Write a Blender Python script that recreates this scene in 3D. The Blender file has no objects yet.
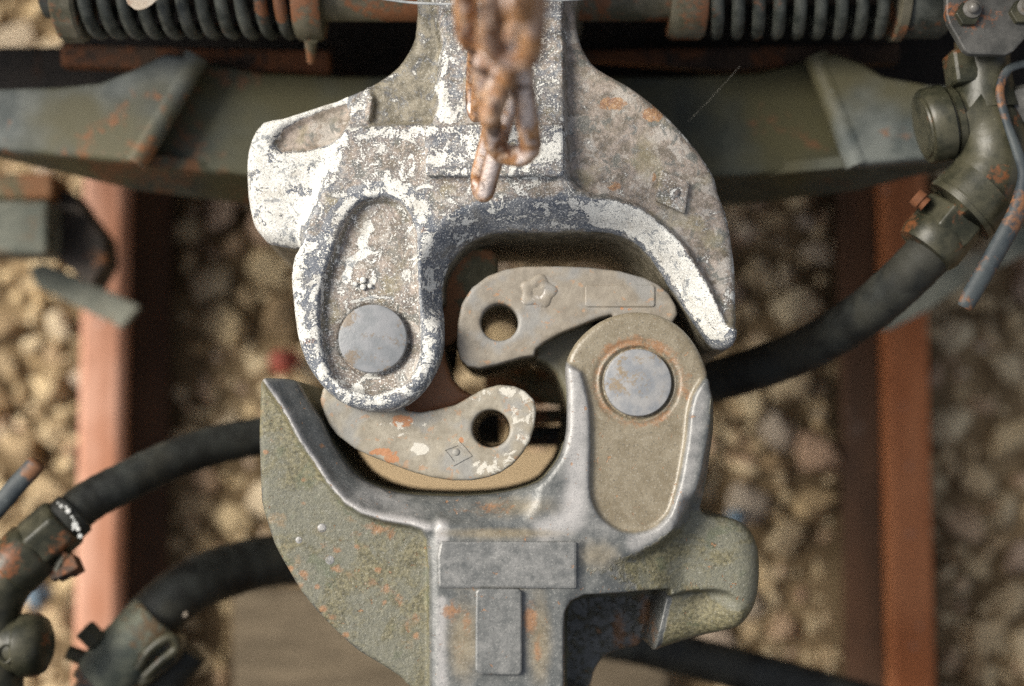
import bpy, bmesh, math, random
import numpy as np
from mathutils import Vector, Matrix

random.seed(7)
RNG = np.random.default_rng(11)
scene = bpy.context.scene
COL = scene.collection

# ------------------------------------------------------------------ camera, world, sun, exposure
CAM_D, TILT, FPX = 1.30, math.radians(4.0), 1422.2
CAM = np.array([0.0, -CAM_D * math.tan(TILT), CAM_D])
cd = bpy.data.cameras.new('camera')
cd.lens, cd.sensor_width, cd.sensor_fit = 50.0, 36.0, 'HORIZONTAL'
cd.clip_start, cd.clip_end = 0.05, 200.0
cd.dof.use_dof = True
cd.dof.focus_distance = CAM_D / math.cos(TILT) + 0.012
cd.dof.aperture_fstop = 1.35
cam = bpy.data.objects.new('camera', cd)
cam.location = CAM
cam.rotation_euler = (TILT, 0, 0)
COL.objects.link(cam)
scene.camera = cam

SUN_EL, SUN_AZ = math.radians(44), math.radians(160)      # azimuth of the sun seen from above, from +x towards +y
w = bpy.data.worlds.new('World'); scene.world = w; w.use_nodes = True
wn = w.node_tree.nodes; wl = w.node_tree.links
sky = wn.new('ShaderNodeTexSky'); sky.sky_type = 'NISHITA'; sky.sun_disc = False
sky.sun_elevation = SUN_EL; sky.sun_rotation = math.pi / 2 - SUN_AZ
sky.air_density, sky.dust_density, sky.ozone_density = 1.0, 4.0, 1.0
hs = wn.new('ShaderNodeHueSaturation'); hs.inputs['Saturation'].default_value = .42      # thin overcast
wl.new(sky.outputs[0], hs.inputs['Color']); wl.new(hs.outputs[0], wn['Background'].inputs[0]); wn['Background'].inputs[1].default_value = 0.052
sl = bpy.data.lights.new('sun', 'SUN'); sl.energy = 1.5; sl.angle = math.radians(28); sl.color = (1.0, 0.94, 0.82)
so = bpy.data.objects.new('sun', sl); COL.objects.link(so)
sd_ = Vector((math.cos(SUN_EL) * math.cos(SUN_AZ), math.cos(SUN_EL) * math.sin(SUN_AZ), math.sin(SUN_EL)))
so.rotation_euler = sd_.to_track_quat('Z', 'Y').to_euler(); so.location = sd_ * 5
vs = scene.view_settings
vs.view_transform = 'Standard'; vs.look = 'None'; vs.exposure = 1.55; vs.gamma = 1.0; vs.use_curve_mapping = False
scene.cycles.use_denoising = False
scene.cycles.max_bounces = 6

# ------------------------------------------------------------------ photograph pixel -> point at a height z
CT, ST = math.cos(TILT), math.sin(TILT)
def P(px, py, z=0.0):
    """points of the world seen at pixel (px, py), at the height z they really have"""
    px = np.asarray(px, float); py = np.asarray(py, float)
    x = (px - 512) / FPX; y = -(py - 343) / FPX
    dy = y * CT + ST; dz = y * ST - CT
    t = (z - CAM[2]) / dz
    return np.stack([x * t, CAM[1] + dy * t, np.zeros_like(t) + z], -1)
def Q(pts):
    """pixel at which points appear"""
    d = np.asarray(pts, float) - CAM
    yc = d[..., 1] * CT + d[..., 2] * ST; zc = -d[..., 1] * ST + d[..., 2] * CT
    return np.stack([512 + FPX * d[..., 0] / -zc, 343 - FPX * yc / -zc], -1)
def PL(lst, z): return [tuple(P(a[0], a[1], a[2] if len(a) > 2 else z)) for a in lst]

# ------------------------------------------------------------------ object helpers
def prop(o, label=None, cat=None, group=None, kind=None):
    for k, v in (('label', label), ('category', cat), ('group', group), ('kind', kind)):
        if v: o[k] = v
    return o
def empty(name, loc, label, cat, group=None):
    o = bpy.data.objects.new(name, None); o.location = loc; o.empty_display_size = 0.02
    COL.objects.link(o); return prop(o, label, cat, group)
def link(name, me, parent=None):
    o = bpy.data.objects.new(name, me); COL.objects.link(o)
    if parent is not None:
        o.parent = parent
        if parent.type == 'EMPTY': o.matrix_parent_inverse = Matrix.Translation(-Vector(parent.location))
    return o
def mesh(name, verts, faces, mat=None, smooth=True):
    me = bpy.data.meshes.new(name)
    me.from_pydata([tuple(map(float, v)) for v in verts], [], [tuple(map(int, f)) for f in faces])
    me.update()
    if mat: me.materials.append(mat)
    if smooth:
        me.polygons.foreach_set('use_smooth', [True] * len(me.polygons)); me.set_sharp_from_angle(angle=math.radians(42))
    return me
def paint(me, rgba, name='paint'):
    a = me.color_attributes.new(name, 'FLOAT_COLOR', 'POINT')
    n = len(me.vertices)
    arr = np.asarray(rgba, np.float32)
    if arr.ndim == 1: arr = np.tile(arr, (n, 1))
    a.data.foreach_set('color', arr.ravel())
def bevel(o, wdt, seg=2):
    m = o.modifiers.new('bevel', 'BEVEL'); m.width = wdt; m.segments = seg; m.limit_method = 'ANGLE'; m.angle_limit = math.radians(30)
    m.harden_normals = False
    return o

def sweep(pts, radii, n=12, closed=False, flat=1.0, ref=None, caps=True, twist=0.0):
    """tube through points; flat scales the second cross direction"""
    pts = [Vector(p) for p in pts]; m = len(pts)
    if not hasattr(radii, '__len__'): radii = [radii] * m
    V, F = [], []
    nrm = None
    for i, p in enumerate(pts):
        if closed: t = (pts[(i + 1) % m] - pts[i - 1])
        else: t = pts[min(i + 1, m - 1)] - pts[max(i - 1, 0)]
        if t.length < 1e-9: t = Vector((0, 0, 1))
        t.normalize()
        if nrm is None:
            r = Vector(ref) if ref is not None else (Vector((0, 0, 1)) if abs(t.z) < 0.9 else Vector((1, 0, 0)))
            nrm = (r - t * r.dot(t)).normalized()
        else:
            nrm = (nrm - t * nrm.dot(t))
            nrm = nrm.normalized() if nrm.length > 1e-6 else t.orthogonal().normalized()
        b = t.cross(nrm)
        for k in range(n):
            a = 2 * math.pi * k / n + twist
            V.append(p + (nrm * math.cos(a) * flat + b * math.sin(a)) * radii[i])
    for i in range(m if closed else m - 1):
        for k in range(n):
            a, b_ = i * n + k, i * n + (k + 1) % n
            j = ((i + 1) % m) * n
            F.append((a, b_, j + (k + 1) % n, j + k))
    if caps and not closed:
        F.append(tuple(range(n))[::-1]); F.append(tuple((m - 1) * n + k for k in range(n)))
    return V, F
def cat(*vf):
    V, F = [], []
    for v, f in vf:
        o = len(V); V += list(v); F += [tuple(i + o for i in q) for q in f]
    return V, F
def spline(pts, k=8):
    pts = [np.array(p, float) for p in pts]; out = []
    ex = [2 * pts[0] - pts[1]] + pts + [2 * pts[-1] - pts[-2]]
    for i in range(1, len(ex) - 2):
        p0, p1, p2, p3 = ex[i - 1:i + 3]
        for s in np.linspace(0, 1, k, endpoint=False):
            out.append(0.5 * (2 * p1 + (p2 - p0) * s + (2 * p0 - 5 * p1 + 4 * p2 - p3) * s * s + (3 * p1 - p0 - 3 * p2 + p3) * s ** 3))
    out.append(pts[-1]); return out
def prism(poly3, depth, shift=(0, 0)):
    """closed solid: top polygon of 3d points and its copy depth lower"""
    n = len(poly3)
    ar = sum(poly3[i][0] * poly3[(i + 1) % n][1] - poly3[(i + 1) % n][0] * poly3[i][1] for i in range(n))
    if ar < 0: poly3 = poly3[::-1]
    V = [tuple(p) for p in poly3] + [(p[0] + shift[0], p[1] + shift[1], p[2] - depth) for p in poly3]
    F = [tuple(range(n)), tuple(range(2 * n - 1, n - 1, -1))]
    F += [(i, n + i, n + (i + 1) % n, (i + 1) % n) for i in range(n)]
    return V, F
def box(c, s, rz=0.0):
    ca, sa = math.cos(rz), math.sin(rz); V = []
    for z in (-.5, .5):
        for x, y in ((-.5, -.5), (.5, -.5), (.5, .5), (-.5, .5)):
            X, Y = x * s[0], y * s[1]
            V.append((c[0] + X * ca - Y * sa, c[1] + X * sa + Y * ca, c[2] + z * s[2]))
    return V, [(0, 3, 2, 1), (4, 5, 6, 7), (0, 1, 5, 4), (1, 2, 6, 5), (2, 3, 7, 6), (3, 0, 4, 7)]
def part(name, vf, mat, parent=None, smooth=True, rgba=None, bev=0, seg=2, label=None):
    me = mesh(name, vf[0], vf[1], mat, smooth)
    if rgba is not None: paint(me, rgba)
    o = link(name, me, parent)
    if bev: bevel(o, bev, seg)
    if label: o['label'] = label
    return o

# ------------------------------------------------------------------ material helpers
class NT:
    def __init__(s, name):
        s.m = bpy.data.materials.new(name); s.m.use_nodes = True
        s.t = s.m.node_tree; s.n = s.t.nodes; s.l = s.t.links
        s.b = s.n['Principled BSDF']; s.tc = s.n.new('ShaderNodeTexCoord')
        s.co = s.tc.outputs['Object']
    def put(s, sock, v):
        if isinstance(v, bpy.types.NodeSocket): s.l.new(v, sock)
        elif isinstance(v, (tuple, list)): sock.default_value = tuple(v) + ((1.0,) if len(v) == 3 and len(sock.default_value) == 4 else ())
        else: sock.default_value = v
    def noise(s, scale, detail=4, rough=0.55, dist=0.0, off=None, stretch=None):
        n = s.n.new('ShaderNodeTexNoise'); n.inputs['Scale'].default_value = scale
        n.inputs['Detail'].default_value = detail; n.inputs['Roughness'].default_value = rough; n.inputs['Distortion'].default_value = dist
        co = s.co
        if off or stretch:
            mp = s.n.new('ShaderNodeMapping'); s.l.new(co, mp.inputs[0])
            if off: mp.inputs['Location'].default_value = (off, off * 1.7, off * .6)
            if stretch: mp.inputs['Scale'].default_value = stretch
            co = mp.outputs[0]
        s.l.new(co, n.inputs['Vector']); return n.outputs[0]
    def voro(s, scale, feature='F1', out=0):
        n = s.n.new('ShaderNodeTexVoronoi'); n.feature = feature; n.inputs['Scale'].default_value = scale
        s.l.new(s.co, n.inputs['Vector']); return n.outputs[out]
    def ramp(s, v, a, b, lo=0.0, hi=1.0, smooth=True):
        n = s.n.new('ShaderNodeMapRange'); n.interpolation_type = 'SMOOTHSTEP' if smooth else 'LINEAR'
        s.put(n.inputs['Value'], v); n.inputs['From Min'].default_value = a; n.inputs['From Max'].default_value = b
        n.inputs['To Min'].default_value = lo; n.inputs['To Max'].default_value = hi; return n.outputs[0]
    def math(s, op, a, b=0.0):
        n = s.n.new('ShaderNodeMath'); n.operation = op; s.put(n.inputs[0], a); s.put(n.inputs[1], b); return n.outputs[0]
    def mix(s, f, a, b):
        n = s.n.new('ShaderNodeMix'); n.data_type = 'RGBA'
        s.put(n.inputs[0], f); s.put(n.inputs[6], a); s.put(n.inputs[7], b); return n.outputs[2]
    def attr(s, name='paint'):
        n = s.n.new('ShaderNodeAttribute'); n.attribute_name = name
        c = s.n.new('ShaderNodeSeparateColor'); s.l.new(n.outputs['Color'], c.inputs[0])
        return c.outputs[0], c.outputs[1], c.outputs[2], n.outputs['Alpha']
    def rnd(s):
        return s.n.new('ShaderNodeObjectInfo').outputs['Random']
    def bump(s, h, strength=0.5, dist=0.001, prev=None):
        n = s.n.new('ShaderNodeBump'); n.inputs['Strength'].default_value = strength; n.inputs['Distance'].default_value = dist
        s.put(n.inputs['Height'], h)
        if prev is not None: s.l.new(prev, n.inputs['Normal'])
        return n.outputs[0]
    def out(s, col, rough=0.7, metal=0.0, nrm=None, spec=0.5):
        s.put(s.b.inputs['Base Color'], col); s.put(s.b.inputs['Roughness'], rough); s.put(s.b.inputs['Metallic'], metal)
        s.put(s.b.inputs['Specular IOR Level'], spec)
        if nrm is not None: s.l.new(nrm, s.b.inputs['Normal'])
        return s.m

def mat_flaking(name):
    """upper coupler: white lime paint flaking off blue grey steel and mauve tan primer; paint = (white, tan, rust, olive)"""
    t = NT(name); W, T, R, O = t.attr()
    n1 = t.noise(26, 3); n2 = t.noise(75, 9, .70, .4); n3 = t.noise(250, 8, .72, .4); n4 = t.noise(620, 4, .6); n5 = t.noise(60, 9, .68, .6, off=3.1)
    steel = t.mix(t.ramp(n2, .36, .64), (.10, .115, .14), (.28, .285, .29))
    tan = t.mix(t.ramp(n2, .36, .64), (.14, .115, .085), (.38, .315, .265))
    tan = t.mix(t.ramp(n3, .56, .66, 0, .5), tan, (.44, .38, .34))
    tan = t.mix(t.ramp(n3, .42, .34, 0, .6), tan, (.10, .09, .07))
    tan = t.mix(t.ramp(t.noise(36, 10, .72, .5, off=12), .515, .55, 0, .75), tan, (.44, .405, .36))
    tan = t.mix(t.ramp(n5, .55, .585, 0, .8), tan, (.13, .135, .12))
    tan = t.mix(t.ramp(n1, .56, .68, 0, .5), tan, (.30, .26, .15))
    oliv = t.mix(t.ramp(n2, .38, .62), (.10, .088, .06), (.27, .24, .18))
    tf = t.ramp(t.math('ADD', T, t.math('MULTIPLY', t.math('SUBTRACT', n5, .5), .9)), .42, .56)
    base = t.mix(tf, steel, tan)
    of = t.ramp(t.math('ADD', O, t.math('MULTIPLY', t.math('SUBTRACT', n2, .5), .9)), .38, .62)
    base = t.mix(of, base, oliv)
    rf = t.ramp(t.math('ADD', R, t.math('MULTIPLY', t.math('SUBTRACT', n2, .5), 2.2)), .50, .62, 0, .85)
    rust = t.mix(t.ramp(n3, .4, .6), (.26, .12, .05), (.42, .24, .11))
    base = t.mix(rf, base, rust)
    na = t.noise(58, 9, .74, .6, off=1.3)
    wv = t.math('ADD', W, t.math('ADD', t.math('MULTIPLY', t.math('SUBTRACT', na, .5), 2.3), t.math('MULTIPLY', t.math('SUBTRACT', n4, .5), .55)))
    wf = t.ramp(wv, .50, .54)
    halo = t.math('MULTIPLY', t.math('MULTIPLY', t.ramp(wv, .30, .49), t.ramp(wv, .495, .53, 1, 0)), t.ramp(T, .2, 1.0, .85, .25))
    base = t.mix(halo, base, (.085, .10, .135))
    col = t.mix(wf, base, t.mix(t.ramp(n1, .4, .6), (.72, .71, .66), (.58, .57, .53)))
    dots = t.math('MULTIPLY', t.ramp(n4, .575, .615), t.ramp(W, .15, .5))
    col = t.mix(dots, col, (.82, .81, .77))
    pits = t.ramp(n4, .36, .41, 1, 0)
    col = t.mix(t.math('MULTIPLY', pits, t.ramp(W, .2, .7, .3, .9)), col, (.07, .085, .115))
    n6 = t.noise(70, 10, .78, .8, off=7)
    chip = t.math('MULTIPLY', t.ramp(n6, .415, .445, 1, 0), t.ramp(W, .5, .75))
    col = t.mix(t.math('MULTIPLY', chip, .85), col, (.21, .225, .24))
    grime = t.ramp(t.noise(30, 6, .65, .5, off=9), .54, .70, 0, .45)
    col = t.mix(grime, col, (.27, .235, .18))
    h = t.math('ADD', t.math('MULTIPLY', wf, .55), t.math('ADD', t.math('MULTIPLY', n2, .9), t.math('MULTIPLY', n3, .5)))
    b = t.bump(h, .9, .0018)
    return t.out(col, t.ramp(wf, 0, 1, .52, .75), 0.0, b)

def mat_worn(name):
    """lower coupler: worn blue grey steel with olive film, tan dusting, rust; paint = (light, olive, rust, tan)"""
    t = NT(name); L, O, R, T = t.attr()
    n1 = t.noise(24, 3); n2 = t.noise(75, 8, .66, .3); n3 = t.noise(260, 6, .65); n4 = t.noise(640, 4, .6); n5 = t.noise(140, 7, .62, .5, off=2.2)
    steel = t.mix(t.ramp(n2, .28, .72), (.062, .068, .068), (.135, .138, .132))
    col = t.mix(t.ramp(t.math('ADD', L, t.math('MULTIPLY', t.math('SUBTRACT', n2, .5), .55)), .1, 1.05), steel, (.40, .385, .375))
    oliv = t.mix(t.ramp(n3, .36, .62), (.07, .063, .03), (.18, .16, .088))
    oliv = t.mix(t.ramp(t.noise(22, 6, .62, .6, off=5), .44, .58, 0, .75), oliv, (.140, .140, .108))
    oliv = t.mix(t.ramp(t.noise(34, 6, .6, .6, off=13), .56, .66, 0, .6), oliv, (.085, .10, .055))
    oliv = t.mix(t.ramp(t.noise(28, 7, .66, .5, off=15), .60, .68, 0, .6), oliv, (.22, .15, .075))
    of = t.ramp(t.math('ADD', O, t.math('MULTIPLY', t.math('SUBTRACT', n5, .5), 1.1)), .32, .72)
    col = t.mix(of, col, oliv)
    tan = t.mix(t.ramp(n2, .25, .75), (.155, .125, .078), (.245, .21, .15))
    tf = t.ramp(t.math('ADD', T, t.math('MULTIPLY', t.math('SUBTRACT', n2, .5), .5)), .25, .95)
    col = t.mix(tf, col, tan)
    rs = t.ramp(t.math('ADD', R, t.math('MULTIPLY', t.math('SUBTRACT', n5, .5), 1.6)), .35, .85)
    col = t.mix(t.math('MULTIPLY', rs, .8), col, t.mix(n3, (.20, .085, .035), (.36, .19, .085)))
    spots = t.ramp(t.math('ADD', n5, t.math('MULTIPLY', t.math('SUBTRACT', n1, .5), .35)), .66, .70)
    col = t.mix(t.math('MULTIPLY', spots, .7), col, (.34, .17, .075))
    dark = t.ramp(n4, .32, .42, 1, 0)
    col = t.mix(t.math('MULTIPLY', dark, .7), col, (.06, .065, .065))
    lite = t.ramp(n4, .58, .68)
    col = t.mix(t.math('MULTIPLY', lite, .30), col, (.55, .54, .50))
    h = t.math('ADD', t.math('ADD', t.math('MULTIPLY', n2, .8), t.math('MULTIPLY', n3, .5)), t.math('MULTIPLY', spots, -.35))
    b = t.bump(t.math('MULTIPLY', h, t.ramp(of, 0, 1, .38, 1.15)), .9, .002)
    return t.out(col, t.ramp(of, 0, 1, .36, .62), 0.0, b, .65)

def mat_knuckle(name, a, b_, rust_amt, white):
    t = NT(name); W, G, R, D = t.attr()
    n1 = t.noise(30, 3); n2 = t.noise(95, 5, .6); n3 = t.noise(300, 6, .65); n4 = t.noise(700, 3); n5 = t.noise(110, 4, .6, .4, off=5)
    col = t.mix(t.ramp(n2, .28, .72), a, b_)
    col = t.mix(t.ramp(n1, .45, .65, 0, .55), col, (.245, .255, .26))
    col = t.mix(t.ramp(t.math('ADD', G, t.math('MULTIPLY', t.math('SUBTRACT', n2, .5), .8)), .3, .7), col, (.13, .12, .08))
    rs = t.ramp(t.math('ADD', R, t.math('MULTIPLY', t.math('SUBTRACT', n5, .5), 1.1)), .46, .58)
    col = t.mix(t.math('MULTIPLY', rs, .9), col, t.mix(n3, (.30, .11, .04), (.50, .24, .11)))
    sp = t.ramp(n5, .60 - rust_amt, .66 - rust_amt)
    col = t.mix(t.math('MULTIPLY', sp, .55), col, (.38, .22, .12))
    wv = t.ramp(t.math('ADD', W, t.math('MULTIPLY', t.math('SUBTRACT', t.noise(75, 9, .72, .5, off=2), .5), 2.2)), .50, .58, 0, .9)
    col = t.mix(wv, col, white)
    col = t.mix(t.ramp(n4, .26, .34, .6, 0), col, (.10, .09, .075))
    b = t.bump(t.math('ADD', t.math('ADD', n2, t.math('MULTIPLY', n3, .6)), t.math('MULTIPLY', wv, .4)), .5, .001)
    return t.out(col, .5, 0.0, b)

def mat_rusty(name, c1, c2, rust=(.33, .13, .045), amt=.5, rough=.7, scale=45, spec=.4, moss=None):
    t = NT(name)
    n1 = t.noise(scale, 5, .6); n2 = t.noise(scale * .45, 4, .6, .5, off=4); n3 = t.noise(scale * 5, 5, .6)
    col = t.mix(t.ramp(n1, .35, .65), c1, c2)
    if moss: col = t.mix(t.ramp(t.noise(scale * .3, 3, off=8), .42, .62), col, moss)
    rf = t.ramp(t.math('ADD', n2, t.math('MULTIPLY', t.math('SUBTRACT', n3, .5), .35)), .72 - .42 * amt, .83 - .42 * amt, 0, .85)
    col = t.mix(rf, col, t.mix(n3, tuple(x * .5 for x in rust), tuple(x * 1.1 for x in rust)))
    col = t.mix(t.ramp(n3, .66, .74, 0, .4), col, tuple(min(1, x * 2.2 + .05) for x in c2))
    b = t.bump(t.math('ADD', n1, t.math('MULTIPLY', n3, .5)), .5, .001)
    return t.out(col, rough, 0.0, b, spec)

def mat_chain():
    t = NT('rusty chain'); n1 = t.noise(48, 5, .6); n2 = t.noise(34, 3, .5, .5, off=3); n3 = t.noise(260, 5, .6)
    col = t.mix(t.ramp(n1, .38, .62), (.17, .07, .028), (.46, .225, .085))
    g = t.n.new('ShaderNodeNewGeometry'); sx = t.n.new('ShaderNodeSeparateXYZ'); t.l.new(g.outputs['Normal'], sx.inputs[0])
    top_sheen = t.math('MULTIPLY', t.ramp(sx.outputs[2], .22, .62), t.ramp(t.noise(26, 6, .6, .5, off=3), .42, .52, .0, .95))  # paler where links face up: sky highlight painted into the colour
    col = t.mix(top_sheen, col, (.76, .66, .62))
    col = t.mix(t.ramp(t.noise(90, 8, .7, .4, off=11), .52, .58, 0, .7), col, (.60, .44, .32))
    col = t.mix(t.ramp(n2, .36, .42, .85, 0), col, (.07, .035, .02))
    col = t.mix(t.ramp(n3, .60, .70, 0, .6), col, (.12, .05, .02))
    return t.out(col, .55, 0, t.bump(t.math('ADD', n1, n3), 1.0, .003), .6)
M = {}
M['upper'] = mat_flaking('flaking white paint on steel')
M['lower'] = mat_worn('worn olive and blue grey steel')
M['knuckle_grey'] = mat_knuckle('sandy grey cast steel', (.20, .172, .135), (.285, .25, .20), .0, (.62, .58, .54))
M['knuckle_pale'] = mat_knuckle('pale cast steel with white scabs', (.235, .205, .155), (.35, .315, .25), .02, (.58, .55, .48))
M['pin_grey'] = mat_rusty('grey pin steel', (.19, .20, .21), (.25, .255, .265), (.22, .165, .11), .44, .42, 70)
M['pin_pale'] = mat_rusty('pale pin steel', (.20, .21, .225), (.29, .285, .28), (.26, .19, .11), .46, .42, 70)
M['lock'] = mat_rusty('rusty olive lock', (.12, .11, .06), (.22, .20, .12), (.36, .15, .06), .75, .7, 40)
M['beam'] = mat_rusty('grey green beam paint', (.075, .088, .085), (.165, .178, .165), (.30, .12, .045), .25, .6, 22, moss=(.11, .10, .055))
M['beam_shaded'] = mat_rusty('shaded green black beam paint', (.032, .038, .03), (.07, .075, .056), (.18, .08, .035), .34, .65, 22, moss=(.075, .068, .03))  # darker copy of the beam paint, with the web's shade in its colour
M['spring'] = mat_rusty('dark spring steel', (.035, .04, .034), (.10, .105, .09), (.28, .11, .045), .34, .5, 40)
M['rod'] = mat_rusty('rusty olive rod', (.10, .095, .06), (.19, .17, .12), (.36, .14, .06), .55, .6, 40)
M['rustplate'] = mat_rusty('dark rusty plate', (.035, .024, .018), (.08, .048, .03), (.22, .08, .03), .6, .8, 30)
M['pipe'] = mat_rusty('olive grey pipe paint', (.022, .023, .014), (.064, .060, .038), (.22, .08, .03), .34, .38, 38)
M['plate'] = mat_rusty('blue grey bracket paint', (.045, .045, .042), (.09, .088, .082), (.34, .125, .05), .26, .42, 40)
M['lever'] = mat_rusty('blue grey lever steel', (.022, .03, .037), (.055, .065, .068), (.25, .11, .045), .5, .6, 30)
M['bolt'] = mat_rusty('bolt steel', (.10, .095, .085), (.17, .16, .145), (.2, .12, .06), .3, .28, 60)
M['strip'] = mat_rusty('grey green strip', (.12, .13, .105), (.25, .25, .20), (.20, .13, .07), .36, .7, 20)
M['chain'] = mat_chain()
M['fitting'] = mat_rusty('grimy green clamp paint', (.07, .082, .068), (.17, .18, .135), (.16, .10, .05), .38, .6, 36)
M['wire'] = mat_rusty('dull wire', (.25, .27, .28), (.45, .46, .46), (.3, .2, .1), .2, .4, 60)
M['leaf'] = mat_rusty('pale leaf', (.65, .53, .40), (.78, .68, .56), (.45, .2, .08), .35, .7, 30)
M['thread'] = NT('spider silk').out((.4, .38, .33), .5)
M['red'] = NT('red plastic').out((.30, .06, .035), .6)
M['blue'] = NT('blue plastic').out((.10, .15, .20), .6)

def mat_hose():
    t = NT('black rubber hose'); n1 = t.noise(30, 4); n2 = t.noise(240, 5, .65); n3 = t.noise(14, 3, off=3)
    col = t.mix(t.ramp(n1, .35, .65), (.010, .011, .010), (.03, .033, .03))
    col = t.mix(t.ramp(n3, .5, .68, 0, .6), col, (.05, .048, .036))
    col = t.mix(t.ramp(n2, .62, .72, 0, .5), col, (.09, .085, .07))
    return t.out(col, .62, 0, t.bump(t.math('ADD', n2, n1), .4, .001), .4)
M['hose'] = mat_hose()
def mat_rail(name, c1, c2, hi):
    t = NT(name); n1 = t.noise(9, 4, .6, stretch=(2, .5, 2)); n2 = t.noise(60, 5, .6); n3 = t.noise(26, 3, off=2)
    col = t.mix(t.ramp(n1, .35, .65), c1, c2)
    col = t.mix(t.ramp(n2, .6, .72, 0, .6), col, tuple(x * .5 for x in c1))
    col = t.mix(t.ramp(n3, .68, .72, 0, .7), col, hi)
    return t.out(col, .62, 0, t.bump(n2, .5, .001), .3)
M['rail_left'] = mat_rail('rusty rail pinkish', (.40, .175, .10), (.52, .285, .20), (.54, .46, .43))
M['rail_right'] = mat_rail('rusty rail orange', (.42, .135, .045), (.55, .21, .085), (.42, .34, .30))
M['rail_shaded'] = mat_rail('shaded rusty rail web', (.07, .035, .018), (.125, .06, .03), (.13, .09, .07))  # rust darker than the head: shade on web and foot is in the colour
def mat_stone(name, pos=False):
    t = NT(name); n1 = t.noise(26, 4); n2 = t.noise(140, 5, .6)
    r = t.rnd() if not pos else t.ramp(t.noise(14, 1, .5, off=6), .3, .7, smooth=False)
    cr = t.n.new('ShaderNodeValToRGB'); t.l.new(r, cr.inputs[0]); e = cr.color_ramp.elements
    cols = [(0, (.64, .47, .26)), (.2, (.84, .68, .43)), (.38, (.36, .25, .14)), (.5, (.86, .72, .48)), (.64, (.66, .50, .30)), (.76, (.58, .38, .27)), (.86, (.52, .44, .35)), (1, (.84, .68, .44))]
    while len(e) < len(cols): e.new(.5)
    for el, (p, c) in zip(e, cols): el.position = p; el.color = c + (1,)
    col = t.mix(t.ramp(n1, .42, .7, 0, .5), cr.outputs[0], (.30, .21, .11))
    col = t.mix(t.ramp(n2, .58, .7, 0, .5), col, (.62, .52, .36))
    return t.out(col, .85, 0, t.bump(n2, .6, .003), .25)
M['stone'] = mat_stone('ballast stone'); M['stone_mass'] = mat_stone('ballast stone mass', True)
def mat_dirt():
    t = NT('brown ballast dirt'); n1 = t.noise(7, 5, .6); n2 = t.noise(60, 6, .65)
    col = t.mix(t.ramp(n1, .35, .65), (.11, .075, .04), (.30, .215, .12))
    col = t.mix(t.ramp(n2, .52, .7), col, (.36, .27, .16))
    return t.out(col, .95, 0, t.bump(n2, .8, .006), .2)
M['dirt'] = mat_dirt()
def mat_wood(name='weathered sleeper', g=1.0):
    t = NT(name); n1 = t.noise(10, 5, .6, stretch=(.7, 6, 3)); n2 = t.noise(120, 5, .6, stretch=(.4, 3, 3))
    col = t.mix(t.ramp(n1, .35, .65), (.092, .072, .048), (.165, .13, .088))
    col = t.mix(t.ramp(n2, .52, .7, 0, .6), col, (.26, .21, .15))
    if g > 1: col = t.mix(.75, col, (.50, .37, .22))
    return t.out(col, .85, 0, t.bump(t.math('ADD', n1, n2), .6, .003), .25)
M['wood'] = mat_wood(); M['board_bright'] = mat_wood('pale board for lit ground', 2)
M['shade_dark'] = mat_rusty('black brown shade sheet', (.012, .010, .008), (.028, .021, .016), (.07, .03, .012), .3)
M['wagon'] = mat_rusty('dark brown wagon paint', (.035, .028, .022), (.06, .045, .035), amt=.2)

# ------------------------------------------------------------------ implicit solids meshed with surface nets
def ss(a, b, x):
    t = np.clip((x - a) / (b - a), 0, 1); return t * t * (3 - 2 * t)
def smax(a, b, k):
    h = np.maximum(k - np.abs(a - b), 0) / k; return np.maximum(a, b) + h * h * k * .25
def smin(a, b, k): return -smax(-a, -b, k)
def seg_d2(X, Y, pts, closed):
    n = len(pts); d = np.full(X.shape, 1e9, np.float32); s = np.ones(X.shape, np.float32)
    for i in range(n if closed else n - 1):
        ax, ay = pts[i][:2]; bx, by = pts[(i + 1) % n][:2]
        ex, ey = bx - ax, by - ay; wx, wy = X - ax, Y - ay
        t = np.clip((wx * ex + wy * ey) / (ex * ex + ey * ey + 1e-12), 0, 1)
        d = np.minimum(d, (wx - ex * t) ** 2 + (wy - ey * t) ** 2)
        if closed:
            c1 = Y >= ay; c2 = Y < by; c3 = ex * wy > ey * wx
            s = np.where((c1 & c2 & c3) | (~c1 & ~c2 & ~c3), -s, s)
    return np.sqrt(d), s
class Field:
    def __init__(s, x0, x1, y0, y1, h):
        s.xs = np.arange(x0, x1, h, dtype=np.float32); s.ys = np.arange(y0, y1, h, dtype=np.float32)
        s.X, s.Y = np.meshgrid(s.xs, s.ys, indexing='ij'); s.h = h
    def sd(s, px, z=0.0, smooth=0):
        pts = PL(px, z)
        if smooth: pts = [tuple(p) for p in spline(pts + [pts[0]], smooth)[:-1]]
        d, sg = seg_d2(s.X, s.Y, pts, True); return d * sg
    def dl(s, px, z=0.0): return seg_d2(s.X, s.Y, PL(px, z), False)[0]
    def circ(s, cx, cy, r, z=0.0):
        c = P(cx, cy, z); e = P(cx + r, cy, z); return np.hypot(s.X - c[0], s.Y - c[1]) - (e[0] - c[0])
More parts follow.
